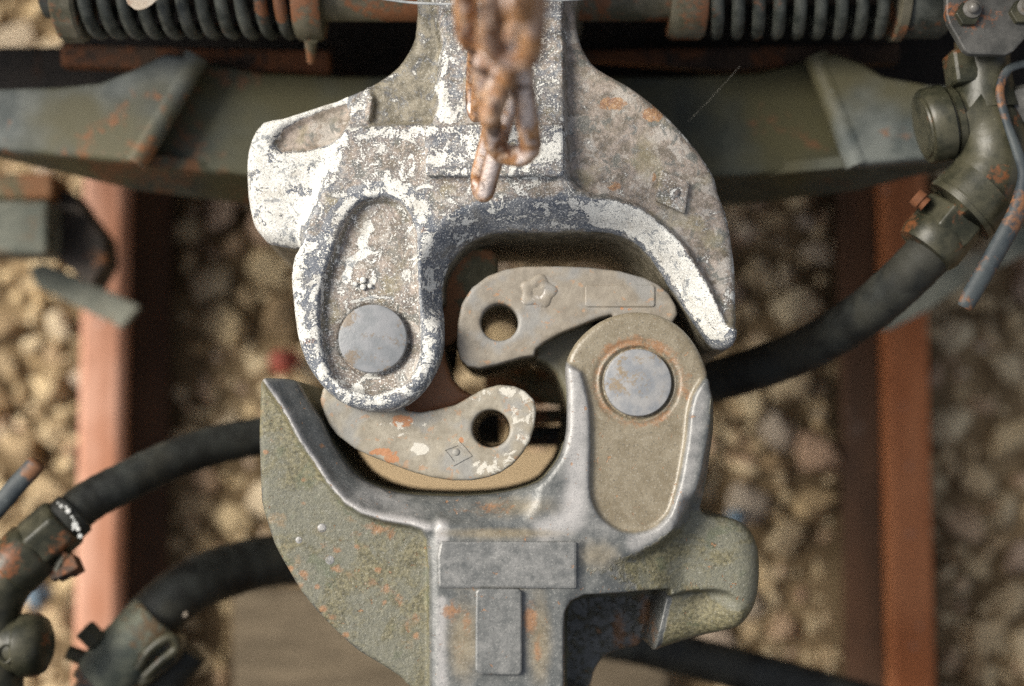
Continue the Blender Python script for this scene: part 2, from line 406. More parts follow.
def nets(F, zs, f):
    """surface nets; f (nx,ny,nz) negative inside"""
    nx, ny, nz = f.shape; ins = f < 0
    cnt = np.zeros((nx - 1, ny - 1, nz - 1), np.uint8)
    cor = [(i, j, k) for i in (0, 1) for j in (0, 1) for k in (0, 1)]
    for i, j, k in cor: cnt += ins[i:nx - 1 + i, j:ny - 1 + j, k:nz - 1 + k]
    act = (cnt > 0) & (cnt < 8)
    I, J, K = np.nonzero(act); n = len(I)
    vid = np.full(act.shape, -1, np.int32); vid[I, J, K] = np.arange(n)
    val = {c: f[I + c[0], J + c[1], K + c[2]] for c in cor}
    acc = np.zeros((n, 3), np.float32); num = np.zeros(n, np.float32)
    for c in cor:
        for ax in range(3):
            if c[ax]: continue
            e = list(c); e[ax] = 1; e = tuple(e)
            a, b = val[c], val[e]; m = (a < 0) != (b < 0)
            t = np.where(m, a / np.where(m, a - b, 1), 0)
            p = np.tile(np.array(c, np.float32), (n, 1)); p[:, ax] += t
            acc += p * m[:, None]; num += m
    acc /= num[:, None]; g = acc + np.stack([I, J, K], 1)
    V = np.stack([F.xs[0] + g[:, 0] * F.h, F.ys[0] + g[:, 1] * F.h, np.interp(g[:, 2], np.arange(nz), zs)], 1)
    quads = []
    for ax in range(3):
        a0 = [slice(1, None)] * 3; a1 = [slice(1, None)] * 3
        sl0 = [slice(1, d - 1) for d in f.shape]; sl1 = list(sl0)
        sl0[ax] = slice(0, f.shape[ax] - 1); sl1[ax] = slice(1, f.shape[ax])
        A, B = ins[tuple(sl0)], ins[tuple(sl1)]
        x = np.argwhere(A != B)
        if not len(x): continue
        flip = A[tuple(x.T)]
        base = x + 1; base[:, ax] -= 1
        u, v = (ax + 1) % 3, (ax + 2) % 3
        def at(du, dv):
            q = base.copy(); q[:, u] -= du; q[:, v] -= dv
            return vid[q[:, 0], q[:, 1], q[:, 2]]
        q = np.stack([at(1, 1), at(0, 1), at(0, 0), at(1, 0)], 1)
        q[~flip] = q[~flip][:, ::-1]
        quads.append(q)
    quads = np.concatenate(quads)
    return V, quads[(quads >= 0).all(1)]
def net_mesh(name, V, Qd, mat):
    me = bpy.data.meshes.new(name)
    me.vertices.add(len(V)); me.vertices.foreach_set('co', V.astype(np.float32).ravel())
    me.loops.add(Qd.size); me.loops.foreach_set('vertex_index', Qd.astype(np.int32).ravel())
    me.polygons.add(len(Qd)); me.polygons.foreach_set('loop_start', np.arange(0, Qd.size, 4, dtype=np.int32))
    me.update(calc_edges=True); me.validate()
    me.polygons.foreach_set('use_smooth', np.ones(len(me.polygons), bool))
    me.materials.append(mat); return me
def relax(V, Qd, it=2, lam=.5):
    e = np.concatenate([Qd[:, [0, 1]], Qd[:, [1, 2]], Qd[:, [2, 3]], Qd[:, [3, 0]]])
    n = len(V); c = np.bincount(e.ravel(), minlength=n).astype(float); c[c == 0] = 1
    for _ in range(it):
        s = np.zeros_like(V, float)
        for k in range(3):
            s[:, k] = np.bincount(e[:, 0], V[e[:, 1], k], n) + np.bincount(e[:, 1], V[e[:, 0], k], n)
        V = V + lam * (s / c[:, None] - V)
    return V
def zgrid(z0, zsplit, z1, fine=.0016, coarse=.007):
    return np.concatenate([np.arange(z0, zsplit, coarse), np.arange(zsplit, z1, fine)]).astype(np.float32)
def solid(F, zs, d2, ztop, zbot, k, slots=(), draft=0.0):
    gx, gy = np.gradient(ztop, F.h); g = np.sqrt(1 + gx * gx + gy * gy).astype(np.float32)
    f = np.empty(d2.shape + (len(zs),), np.float32)
    for i, z in enumerate(zs):
        a = d2 + draft * z
        v = smax(a, (z - ztop) / g, k)
        v = smax(v, zbot - z, .006)
        for (s2, za, zb) in slots:
            v = smax(v, -smax(s2, max(z - zb, za - z), .006), .006)
        f[:, :, i] = v
    f[0] = f[-1] = 1; f[:, 0] = f[:, -1] = 1; f[:, :, 0] = f[:, :, -1] = 1
    return f
def setz(Z, sd, val, w): return Z + (val - Z) * ss(w, -w, sd)
class Mask:
    """2d masks over the picture plane of the casting: soft polygons and blobs, looked up at mesh vertices"""
    def __init__(s, V): s.p = Q(V); s.V = V
    def poly(s, px, soft=4):
        d, g = seg_d2(s.p[:, 0], s.p[:, 1], px, True); return ss(soft, -soft, d * g)
    def line(s, px, r, soft=4):
        d, _ = seg_d2(s.p[:, 0], s.p[:, 1], px, False); return ss(r + soft, r - soft, d)
    def blobs(s, lst):
        o = np.zeros(len(s.p))
        for b in lst:
            x, y, rx, ry, a = b
            o = np.maximum(o, a * np.exp(-((s.p[:, 0] - x) / rx) ** 2 - ((s.p[:, 1] - y) / ry) ** 2))
        return o

RES = .0014
Zc, Zk = 0.0, -.036        # crown of the castings, top of the knuckles

# ================================================================== SETTING: ground, rails, sleeper
GZ = -.86
# ground sheet, finely uneven near the camera, carried out far
def ground():
    n = 90; xs = np.concatenate([[-60, -8], np.linspace(-1.6, 1.6, n), [8, 60]]); ys = xs.copy()
    V, Fc = [], []
    for i, x in enumerate(xs):
        for j, y in enumerate(ys):
            z = GZ + .012 * math.sin(x * 11 + 1.3 * math.sin(y * 7)) * math.cos(y * 9.0) + random.uniform(-.006, .006)
            V.append((x, y, z))
    m = len(ys)
    for i in range(len(xs) - 1):
        for j in range(m - 1):
            Fc.append((i * m + j, (i + 1) * m + j, (i + 1) * m + j + 1, i * m + j + 1))
    o = part('ballast_ground', (V, Fc), M['dirt']); prop(o, kind='structure'); return o
ground_o = ground()

def rock_mesh(i):
    bm = bmesh.new()
    for k in range(15):
        v = Vector(RNG.normal(size=3)); v.normalize()
        v = v * random.uniform(.82, 1.0)
        bm.verts.new((v.x * random.uniform(.95, 1.2), v.y * .85, v.z * .68))
    r = bmesh.ops.convex_hull(bm, input=bm.verts)
    for v in [v for v in bm.verts if not v.link_faces]: bm.verts.remove(v)
    me = bpy.data.meshes.new('stone'); bm.to_mesh(me); bm.free(); me.materials.append(M['stone']); return me
rocks = [rock_mesh(i) for i in range(12)]
RX = (P(100, 400, -.70)[0], P(908.5, 400, -.70)[0])
sleeper_poly = [(232, 590), (668, 590), (668, 800), (232, 800)]
def on_rail(x, r): return any(abs(x - c) < .066 + r * .6 for c in RX)
slp = PL(sleeper_poly, -.80)
def on_sleeper(x, y, r): return slp[0][0] - r * .8 < x < slp[1][0] + r * .8 and y < slp[0][1] + r * .6
stones = []
tries = 0
cell = {}
while tries < 9000 and len(stones) < 1150:
    tries += 1
    q = P(random.uniform(-60, 1084), random.uniform(-60, 746), GZ)
    big = len(stones) < 230
    r = random.uniform(.027, .046) if big else random.uniform(.012, .026)
    x, y = q[0], q[1]
    if on_rail(x, r) or on_sleeper(x, y, r): continue
    ok = True
    ci, cj = int(x / .09), int(y / .09)
    for a in (-1, 0, 1):
        for b in (-1, 0, 1):
            for (X, Y, R) in cell.get((ci + a, cj + b), ()):
                if math.hypot(x - X, y - Y) < (r + R) * .78: ok = False
    if not ok: continue
    cell.setdefault((ci, cj), []).append((x, y, r)); stones.append((x, y, r))
stones += [(*P(985, 635, GZ)[:2], .036), (*P(972, 668, GZ)[:2], .03)]
vis = []
for s in stones:
    p = Q(np.array([s[0], s[1], GZ + .02]))
    hid = (250 < p[0] < 760 and 60 < p[1] < 690) or not (0 < p[0] < 1024) or not (0 < p[1] < 686) or p[1] < 200
    vis.append((0 if hid else 1, s[2], s))
vis.sort(key=lambda t: (-t[0], -t[1]))
rest_v = []
for i, (h, r, (x, y, _)) in enumerate(vis):
    me = rocks[i % len(rocks)]
    rot = Matrix.Rotation(random.uniform(0, 6.28), 4, 'Z') @ Matrix.Rotation(random.uniform(-.5, .5), 4, 'X')
    mtx = Matrix.Translation((x, y, GZ + r * .30)) @ rot @ Matrix.Scale(r, 4)
    if i < 295:
        o = bpy.data.objects.new('stone', me); COL.objects.link(o); o.parent = ground_o; o.matrix_local = mtx
    else:
        base = [mtx @ v.co for v in me.vertices]
        rest_v.append((base, [tuple(p.vertices) for p in me.polygons]))
for k in range(2200):                                   # small chips between the stones
    q = P(random.uniform(-40, 1064), random.uniform(-40, 726), GZ); r = random.uniform(.005, .012)
    if on_rail(q[0], r) or on_sleeper(q[0], q[1], r): continue
    me = rocks[k % 12]; mtx = Matrix.Translation((q[0], q[1], GZ + .006 + r * .4)) @ Matrix.Rotation(random.uniform(0, 6), 4, 'Z') @ Matrix.Scale(r, 4)
    rest_v.append(([mtx @ v.co for v in me.vertices], [tuple(p.vertices) for p in me.polygons]))
gs = part('gravel', cat(*rest_v), M['stone_mass'], ground_o, smooth=False); gs['kind'] = 'stuff'

def rail(cx, mat, label):
    e = empty('rail', (cx, 0, GZ), label, 'rail', 'rails of the track')
    y0, y1 = -4, 4
    def prof(pts, name, mat=mat):
        n = len(pts); V = [(cx + a, y0, b) for a, b in pts] + [(cx + a, y1, b) for a, b in pts]
        Fc = [(i, (i + 1) % n, n + (i + 1) % n, n + i) for i in range(n)] + [tuple(range(n))[::-1], tuple(range(n, 2 * n))]
        part(name, (V, Fc), mat, e, smooth=False, bev=.002)
    hw = .0305; t = -.70
    prof([(-hw, t - .036), (-.0085, t - .046), (.0085, t - .046), (hw, t - .036), (hw + .001, t - .007), (hw - .008, t), (0, t + .0012), (-hw + .008, t), (-hw - .001, t - .007)][::-1], 'rail_head')
    prof([(-.0085, t - .047), (-.0095, t - .115), (.0095, t - .115), (.0085, t - .047)], 'rail_web', M['rail_shaded'])
    prof([(-.012, t - .116), (-.064, t - .135), (-.064, t - .145), (.064, t - .145), (.064, t - .135), (.012, t - .116)], 'rail_foot', M['rail_shaded'])
    return e
rail(RX[0], M['rail_left'], 'pinkish rusty rail under the pale grey block, beside the brightest ballast')
rail(RX[1], M['rail_right'], 'deep orange rusty rail under the hose from the bracket pipe')
zsl = -.80
v = [tuple(p) for p in PL(sleeper_poly, zsl)]
slo = part('sleeper', prism(v, .12), M['wood'], None, smooth=False, bev=.006)
prop(slo, 'flat weathered brown timber sleeper bedded in the ballast under the olive coupler', 'sleeper')

o = part('lit_ground_board', prism(PL([(330, 447), (680, 450), (684, 512), (326, 508)], -.78), .05), M['board_bright'], None, smooth=False, bev=.004)  # board added for bright ground in the gap, brightness given by pale colour
prop(o, 'pale tan board added as brightly lit ground in the gap below the pale knuckle', 'board')
for px, py, r, m, nm, lb in ((285, 362, .020, 'red', 'plastic_scrap', 'small red plastic scrap lying on the ballast beside the white lug'),
                             (737, 517, .014, 'blue', 'plastic_scrap', 'small blue scrap on the ballast beside the olive side lobe'),
                             (40, 597, .017, 'blue', 'plastic_scrap', 'blue grey scrap on the pale ballast by the domed valve')):
    q = P(px, py, GZ + .05)
    V, Fc = sweep([(q[0] - r, q[1] - r * .3, q[2]), (q[0] - r * .8, q[1] - r * .2, q[2] + .003), (q[0], q[1], q[2] + .012), (q[0] + r, q[1] + r * .4, q[2])], [r * .3, r * .8, r, r * .5], 8, flat=.5)
    prop(part(nm, (V, Fc), M[m]), lb, 'scrap')

# ================================================================== unseen wagon bodies added beyond the frame to shade the track
for sgn, lab in ((1, 'unseen dark brown wagon body above the coil springs, added for its shade'), (-1, 'unseen dark brown wagon body beyond the olive coupler shank, added for its shade')):
    e = empty('wagon', (0, sgn * 2.2, .1), lab, 'wagon')  # parent of an unseen wagon body, added for its shade
    y0 = .40 if sgn > 0 else .66
    part('shade_floor', box((0, sgn * (y0 + 1.6), .10), (2.5, 3.2, .12)), M['wagon'], e, smooth=False, bev=.01)
    part('shade_headstock', box((0, sgn * (y0 + .20), -.17), (2.3, .12, .42)), M['wagon'], e, smooth=False, bev=.01)
    part('shade_underframe', box((0, sgn * (y0 + 1.8), -.25), (1.5, 2.6, .5)), M['wagon'], e, smooth=False, bev=.01)

# ================================================================== cross beam under the upper coupler
def beam():
    zb = -.20
    e = empty('cross_beam', tuple(P(500, 130, zb - .2)), 'grey green cross beam with rust spots passing under the white flaked coupler', 'beam')
    zt, zc = -.19, -.235
    L = [(-60, 91), (0, 88), (60, 86), (100, 82), (130, 70), (165, 52), (198, 57)]
    Lb = [(135, 163), (60, 156), (0, 150), (-60, 144)]
    part('end_plate', prism(PL(L + Lb, zt), .03), M['beam'], e, smooth=False, bev=.006, seg=3)
    R = [(815, 56), (835, 52), (862, 62), (885, 76), (930, 84), (1000, 88), (1085, 90), (1085, 142), (1000, 150), (940, 158), (858, 165)]
    part('end_plate', prism(PL(R, zt), .03), M['beam'], e, smooth=False, bev=.006, seg=3)
    C = [(196, 60), (260, 72), (340, 76), (680, 76), (760, 72), (817, 58), (856, 164), (740, 176), (500, 180), (250, 176), (138, 161)]
    part('web_plate', prism(PL(C, zc), .03), M['beam_shaded'], e, smooth=False, bev=.004)
    # inclined front flange running the length of the beam
    top = [(-60, 145), (0, 151), (60, 157), (135, 164), (250, 177), (500, 181), (740, 177), (858, 166), (940, 159), (1000, 151), (1085, 143)]
    bot = [(-60, 150), (0, 158), (60, 172), (135, 190), (250, 204), (500, 208), (740, 205), (858, 190), (930, 172), (1000, 162), (1085, 152)]
    zz = [zt, zt, zt, zt - .01, zc - .002, zc - .002, zc - .002, zt - .01, zt, zt, zt]
    A = [tuple(P(a[0], a[1], z - .012)) for a, z in zip(top, zz)]; B = [tuple(P(a[0], a[1], z - .075)) for a, z in zip(bot, zz)]
    A2 = [(p[0], p[1] + .012, p[2]) for p in A]; B2 = [(p[0], p[1] + .012, p[2]) for p in B]
    n = len(A); V = A + B + A2 + B2; Fc = []
    for i in range(n - 1):
        Fc += [(i, n + i, n + i + 1, i + 1), (2 * n + i, 2 * n + i + 1, 3 * n + i + 1, 3 * n + i), (i, i + 1, 2 * n + i + 1, 2 * n + i), (n + i, 3 * n + i, 3 * n + i + 1, n + i + 1)]
    Fc += [(0, 2 * n, 3 * n, n), (n - 1, 2 * n - 1, 4 * n - 1, 3 * n - 1)]
    part('front_flange', (V, Fc), M['beam_shaded'], e, smooth=False)
    # bead along the bends of the plates
    for a, b in (((197, 57), (135, 163)), ((816, 56), (858, 165))):
        p0, p1 = P(*a, zt - .006), P(*b, zt - .006)
        part('bend', sweep([P(*a, zt - .0125), P(*b, zt - .0115)], .0135, 16), M['beam'], e)
beam()

# ================================================================== springs on rods
def spring_gear(xa, xb, nose, side, label):
    za = -.12; ax_y = -6
    e = empty('spring_rod', tuple(P((xa + xb) / 2, ax_y, za - .05)), label, 'spring', 'coil springs on their rods')
    c = lambda x: P(x, ax_y, za)
    k = (P(101, ax_y, za)[0] - P(100, ax_y, za)[0])
    # coil
    turns = round((xb - xa) / 19.6); pts = []
    for i in range(turns * 20 + 1):
        t = i / 20; x = xa + (xb - xa) * i / (turns * 20); a = t * 2 * math.pi
        p = c(x); pts.append((p[0], p[1] + 39 * k * math.cos(a), p[2] + 39 * k * math.sin(a)))
    part('coil', sweep(pts, 6.6 * k, 10), M['spring'], e)
    s = 1 if side == 'left' else -1
    inner, outer = (xb, xa) if s == 1 else (xa, xb)
    far = 470 if s == 1 else 545
    part('rod', sweep([c(inner - s * 4), c(far)], 27 * k, 24), M['rod'], e)
    part('guide_rod', sweep([c(outer - s * 34), c(inner)], 11 * k, 16), M['wagon'], e)
    # collar at the inner end, castellated ring at the outer end
    def ring(x0, x1, r, name, mat, teeth=0):
        n = 48; V = []; prof_ = [(x0, r - 3), (x0 + (x1 - x0) * .12, r), (x0 + (x1 - x0) * .88, r), (x1, r - 3)]
        for x, rr in prof_:
            p = c(x)
            for q in range(n):
                a = 2 * math.pi * q / n; R = rr * k * (1 - (.045 if teeth and (q % 3 == 0) else 0)); V.append((p[0], p[1] + R * math.cos(a), p[2] + R * math.sin(a)))
        Fc = [(i * n + q, (i + 1) * n + q, (i + 1) * n + (q + 1) % n, i * n + (q + 1) % n) for i in range(3) for q in range(n)] + [tuple(range(n)), tuple(range(3 * n, 4 * n))[::-1]]
        part(name, (V, Fc), mat, e)
    if s == 1:
        ring(inner - 2, inner + 26, 46, 'collar', M['rod']); ring(outer - 27, outer - 3, 48, 'end_ring', M['rod'], 1)
        ring(outer - 44, outer - 28, 24, 'end_nut', M['spring'])
        p = P(311, 40, za); part('lug', sweep([p, P(311, 62, za - .02)], [.007, .004], 10), M['rod'], e)
    else:
        ring(inner - 38, inner - 2, 45, 'collar', M['rod']); ring(outer + 3, outer + 14, 47, 'end_ring', M['rod']); ring(outer + 15, outer + 56, 44, 'end_housing', M['spring'])
    return e
spring_gear(88, 298, 0, 'left', 'dark coil spring left of the coupler shank, with a rusty toothed end ring')
spring_gear(706, 888, 0, 'right', 'dark coil spring right of the coupler shank, ending in a round housing')

o = part('shade_sheet', prism(PL([(-80, 47), (60, 46), (78, -60), (1110, -60), (1110, 110), (-80, 110)], -.36), .02), M['shade_dark'], None, smooth=False, bev=.004)  # sheet added where the gap is only dark, its colour stands for shade
prop(o, 'black sheet added as shade in the gap between the coil springs and the cross beam', 'plate')
# rusty shelf plates below the springs
for pl, lb in (([(60, 44), (330, 50), (330, 72), (250, 72), (60, 66)], 'dark rusty ledge plate under the coil spring with the toothed ring'),
               ([(575, 50), (900, 42), (900, 62), (720, 70), (575, 58)], 'dark rusty ledge plate under the coil spring with the round housing')):
    o = part('ledge_plate', prism(PL(pl, -.25), .02), M['rustplate'], None, smooth=False, bev=.004); prop(o, lb, 'plate')

# ================================================================== UPPER COUPLER
U_OUT = [(412, -70), (417, 0), (416.5, 12), (414.6, 32), (407.6, 47.6), (396, 63.5), (376, 78), (351, 90), (319, 101), (280, 114), (260, 118), (248, 136),
         (243, 159), (242.5, 190), (247, 213), (254, 227), (268, 239), (288, 243), (297, 243), (295, 258), (292, 276), (294, 300), (296, 320), (299, 338), (306, 360), (316, 377),
         (329.6, 393), (347.5, 405), (369, 410), (389, 409.5), (407, 403), (423, 389), (435, 369.5), (441, 352), (442.5, 331), (441, 299), (440.5, 279.5), (446, 264),
         (456, 249), (471.6, 236), (489.5, 229), (509, 227), (560, 227), (600, 226), (625, 231), (645, 243), (661, 263), (673, 282), (687, 303), (703, 327), (713, 342),
         (720, 347), (731, 346), (737, 337), (737, 299), (736, 269.6), (733, 244), (728, 215), (719, 191), (715, 175), (699, 149.6), (679, 126), (665, 112), (651, 100), (631, 85),
         (599, 67), (587, 53.5), (578, 32), (575.5, 0), (577, -70)]
U_THROAT = [(441, 300), (441, 279.5), (446, 264), (456, 249), (471.6, 236), (489.5, 229), (509, 227), (560, 227), (600, 226), (625, 231), (645, 243), (661, 263), (673, 282), (687, 303), (703, 327), (716, 346)]
U_GUARD = [(565, -40), (564, 100), (567, 150), (569, 178), (578, 190), (592, 196), (615.6, 199), (635, 205), (653, 217), (675, 236), (688, 250), (700, 270), (712, 292), (726, 325), (760, 330), (760, 100), (640, -40)]
U_RECESS = [(322.6, 345), (320.6, 307), (325.6, 275), (335.5, 247.6), (343.5, 226), (353, 210), (365, 201), (383, 198), (399, 203), (409, 217), (415, 232), (417, 279), (419, 311), (421, 350), (410, 380), (372, 394), (335, 378)]
U_POCKET = [(362, 60), (366, 88), (372, 100), (368, 127), (433, 125), (438, 104), (438, 80), (443, 47), (420, -60), (380, -60)]
U_RIDGE = [(338, 80), (366, 76), (371, 100), (367, 126), (346, 130), (338, 134)]
U_LOBEREC = [(274, 143), (284, 130), (302, 119), (328, 109), (346, 104), (349, 118), (342, 135), (330, 144), (306, 151), (282, 152)]
U_BOSS = [(439, 110), (439, 79), (441, 56), (446, 42), (456, 35), (556, 34), (565, 40), (565, 178), (424, 178), (424, 128)]
U_PLATE = [(424, 127), (440, 124), (563, 124), (564, 176), (426, 176)]
U_LOBE = [(240, 100), (351, 88), (340, 130), (333, 160), (322, 185), (303, 232), (296, 248), (240, 240)]

def upper():
    a, b = P(235, 425, 0), P(765, -75, 0)
    F = Field(a[0], b[0], a[1], b[1], RES)
    zs = zgrid(-.24, -.115, .022)
    out = F.sd(U_OUT, -.010, 2)
    Z = np.zeros_like(out)
    n = np.random.default_rng(3)
    Z = Z - .024 * ss(.030, .0, F.dl(U_THROAT, -.01)) ** 1.3
    Z = setz(Z, F.sd(U_GUARD, -.012), -.014, .0045)
    Z = setz(Z, F.sd(U_POCKET, -.02), -.022, .006)
    boss = F.sd(U_BOSS); Z = setz(Z, boss, np.maximum(Z, .004), .004)
    lobe = F.sd(U_LOBE, -.02)
    Z = setz(Z, lobe, -.024, .010)
    Z = setz(Z, F.sd(U_RIDGE, -.02), -.023, .007)
    Z = setz(Z, F.sd(U_LOBEREC, -.03, 3), -.034, .006)
    Z = setz(Z, F.sd(U_RECESS, -.004, 2), -.0135, .0036)
    pin = F.circ(372.5, 338.5, 41, -.01); Z = setz(Z, pin, -.0152, .003) - .004 * np.exp(-(F.circ(372.5, 338.5, 35.6) / .0016) ** 2)
    k = .012 + .012 * ss(.01, -.01, lobe) * ss(P(0, 140, 0)[1], P(0, 190, 0)[1], F.Y) + .006 * ss(.02, .0, F.dl(U_THROAT, -.01))
    slot = np.maximum(F.circ(372.5, 338.5, 92, -.06), -(F.Y - P(372, 300, 0)[1]) * -1)
    f = solid(F, zs, out, Z.astype(np.float32), -.23, k.astype(np.float32), slots=((slot, -.20, -.040),), draft=0.03)
    V, Qd = nets(F, zs, f); V = relax(V, Qd, 2)
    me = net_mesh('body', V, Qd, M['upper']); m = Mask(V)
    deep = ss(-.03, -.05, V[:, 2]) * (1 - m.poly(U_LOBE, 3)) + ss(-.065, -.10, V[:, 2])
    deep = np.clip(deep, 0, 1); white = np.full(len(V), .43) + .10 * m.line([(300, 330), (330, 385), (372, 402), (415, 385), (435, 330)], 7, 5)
    gd = m.poly(U_GUARD, 4); rc = m.poly(U_RECESS, 4); pk = m.poly(U_POCKET, 5); lr = m.poly(U_LOBEREC, 4)
    lb = m.poly(U_LOBE, 6)
    white = np.where(lb > .5, .50 + .22 * lb + .22 * lb * m.line([(262, 140), (275, 128), (300, 112), (345, 96)], 7, 6), white)
    white += .18 * m.line([(300, 250), (292, 290), (298, 335)], 8, 6) + .30 * m.line([(438, 60), (439, 110), (450, 118)], 6, 5) + .2 * m.line([(335, 165), (344, 135), (430, 130)], 6, 5)
    band = m.line([(600, 212), (640, 222), (665, 245), (690, 285), (715, 325)], 16, 8); white = np.maximum(white, .84 * band)
    white = white * (1 - gd) + gd * .25; white = np.maximum(white, .58 * m.line([(651, 100), (699, 150), (719, 191), (733, 244), (737, 299), (736, 340)], 3, 5))
    white = np.maximum(white, gd * .55 * m.line([(715, 320), (728, 300), (733, 260)], 8, 12))
    white = white * (1 - rc) + rc * .40; white = white * (1 - pk) + pk * .26; white = white * (1 - lr) + lr * .05
    white = np.maximum(white, m.line([(368, 225), (362, 243), (366, 252), (350, 262), (346, 280)], 5, 4) * .95)
    white = np.maximum(white, m.line([(352, 302), (372, 297), (392, 298)], 2, 3) * .9)
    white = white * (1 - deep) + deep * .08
    tan = .52 + .9 * gd - .45 * m.line([(303, 250), (305, 330), (330, 388), (372, 404), (415, 385), (433, 330), (430, 250), (470, 215), (560, 208), (640, 220), (690, 290), (718, 335)], 12, 10) - .5 * lb + .9 * rc + .3 * m.poly([(345, 145), (420, 140), (425, 185), (350, 180)], 8) + .5 * m.poly([(330, 350), (420, 350), (410, 400), (335, 395)], 14) + .6 * m.poly(U_PLATE, 5) + .2 * m.poly([(440, 180), (560, 180), (560, 215), (440, 215)], 8)
    rimu = m.line([(316, 345), (313, 300), (318, 268), (329, 238), (341, 214), (356, 196), (382, 189), (406, 194), (420, 212), (427, 240), (428, 290), (430, 345)], 8, 5) * (1 - rc)
    tan = np.maximum(tan, lr * 1.3) * (1 - .75 * rimu); white = np.maximum(white, .56 * rimu)
    rust = m.blobs([(612, 103, 17, 9, .95), (654, 115, 13, 12, .95), (626, 120, 8, 6, .6), (655, 176, 6, 8, .8), (615, 186, 8, 6, .9), (585, 186, 5, 5, .5), (307, 341, 10, 5, .9), (330, 205, 8, 12, .45), (322, 230, 9, 14, .5), (315, 265, 6, 20, .45), (385, 390, 22, 8, .42), (425, 230, 5, 5, .6), (520, 188, 5, 6, .8), (652, 246, 6, 4, .95), (440, 300, 6, 40, .5), (700, 130, 20, 20, .3)])
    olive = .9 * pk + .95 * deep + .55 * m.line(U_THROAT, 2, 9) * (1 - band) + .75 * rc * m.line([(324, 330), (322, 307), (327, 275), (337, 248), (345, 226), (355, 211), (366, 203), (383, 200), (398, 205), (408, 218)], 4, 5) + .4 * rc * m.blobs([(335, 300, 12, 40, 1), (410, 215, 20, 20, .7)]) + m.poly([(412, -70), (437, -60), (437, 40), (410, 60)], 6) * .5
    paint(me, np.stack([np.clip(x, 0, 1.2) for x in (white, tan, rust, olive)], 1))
    e = empty('railway_coupler', tuple(P(505, 150, -.23)), 'upper cast steel coupler thick with flaking white paint, under the rusty chain', 'coupler', 'pair of interlocked couplers')
    link('body', me, e)
    return e
UP = upper()

def slab(px, z, th, mat, parent, name, rgba, bev=.0018, smooth_k=0, label=None):
    pts = PL(px, z)
    if smooth_k: pts = [tuple(p) for p in spline(pts + [pts[0]], smooth_k)[:-1]]
    return part(name, prism(pts, th), mat, parent, smooth=False, rgba=rgba, bev=bev, seg=2, label=label)
def rect(x0, y0, x1, y1, r=3): return [(x0 + r, y0), (x1 - r, y0), (x1, y0 + r), (x1, y1 - r), (x1 - r, y1), (x0 + r, y1), (x0, y1 - r), (x0, y0 + r)]
def disc(cx, cy, r, z, th, mat, parent, name, ch=.002):
    c = P(cx, cy, z); R = P(cx + r, cy, z)[0] - c[0]
    return part(name, sweep([(c[0], c[1], z - th), (c[0], c[1], z - ch), (c[0], c[1], z - ch * .3), (c[0], c[1], z)], [R, R, R - ch * .35, R - ch * 1.3], 56), mat, parent)
disc(372.5, 338.5, 34.5, -.0055, .20, M['pin_grey'], UP, 'knuckle_pin')
slab(U_PLATE, .0085, .010, M['upper'], UP, 'raised_plate', (.50, .5, .05, .25), .0025)
slab(rect(463, 62, 528, 124, 4), .0085, .010, M['upper'], UP, 'raised_plate', (.30, .6, .25, .3), .0022)
slab([(655, 200), (661, 168.5), (690, 182), (685, 214)], -.0085, .012, M['upper'], UP, 'diamond_mark', (.40, .9, .1, .1), .002)
def dome(cx, cy, r, z, mat, parent, name, rgba=None, hgt=.6):
    c = P(cx, cy, z); R = P(cx + r, cy, z)[0] - c[0]
    p = [(c[0], c[1], z - .002)] + [(c[0], c[1], z + R * hgt * math.sin(a)) for a in (0, .4, .8, 1.2, 1.5)]
    return part(name, sweep(p, [R] + [R * math.cos(a) for a in (0, .4, .8, 1.2, 1.5)], 12), mat, parent, rgba=rgba)
dome(674, 192, 6.5, -.0085, M['upper'], UP, 'mark_boss', (.35, .8, .1, 0), .45)
for x, y, r in ((355, 284, 2.6), (363, 280, 3.2), (363, 287, 3), (370, 286, 2.4), (358, 279, 1.6)):
    dome(x, y, r, -.0102, M['upper'], UP, 'paint_drip', (1.6, 0, 0, 0), .5)

# knuckle of the upper coupler (pale, lower in the picture)
UK_OUT = [(319.5, 401), (324, 414), (329, 425.5), (337, 435.5), (355, 449), (370, 456), (390, 464), (412, 472), (432, 477.5), (452, 480.5), (472, 480.5), (488, 477.5), (500, 473), (513, 464.5), (523, 453), (530, 441), (534.5, 427), (536.5, 410),
          (534, 399.5), (525, 390.6), (515, 386), (499, 384.6), (483.5, 388.6), (469.6, 396.5), (455.7, 404.5), (436, 409.5), (420, 412.4), (405, 410), (395, 370), (340, 360), (322, 390)]
UK_LEDGE = [(330, 370), (388, 418), (420, 416), (455, 408), (474, 396), (462, 389), (452, 378), (446, 360), (444, 340), (400, 330)]
LK_OUT = [(456.5, 345), (457, 333), (457.7, 321), (461.7, 303), (471.6, 287.5), (487.5, 275.6), (505, 269), (523, 266), (560, 265.7), (590, 267), (619.5, 270.6), (645, 277.5), (659, 284.5), (669, 293), (676, 305), (678, 314), (673, 322), (660, 345), (630, 345), (612, 314.5),
          (600, 317.5), (580, 325.5), (560, 333.5), (545, 342), (536, 349), (534.5, 355.5), (523, 357), (499, 364), (479.5, 368), (467.6, 366), (459.7, 359)]
LK_LEDGE = [(536, 360), (534, 350), (545, 338), (575, 322), (660, 330), (640, 400), (600, 420), (568, 410), (564, 392), (556, 374), (546, 364)]
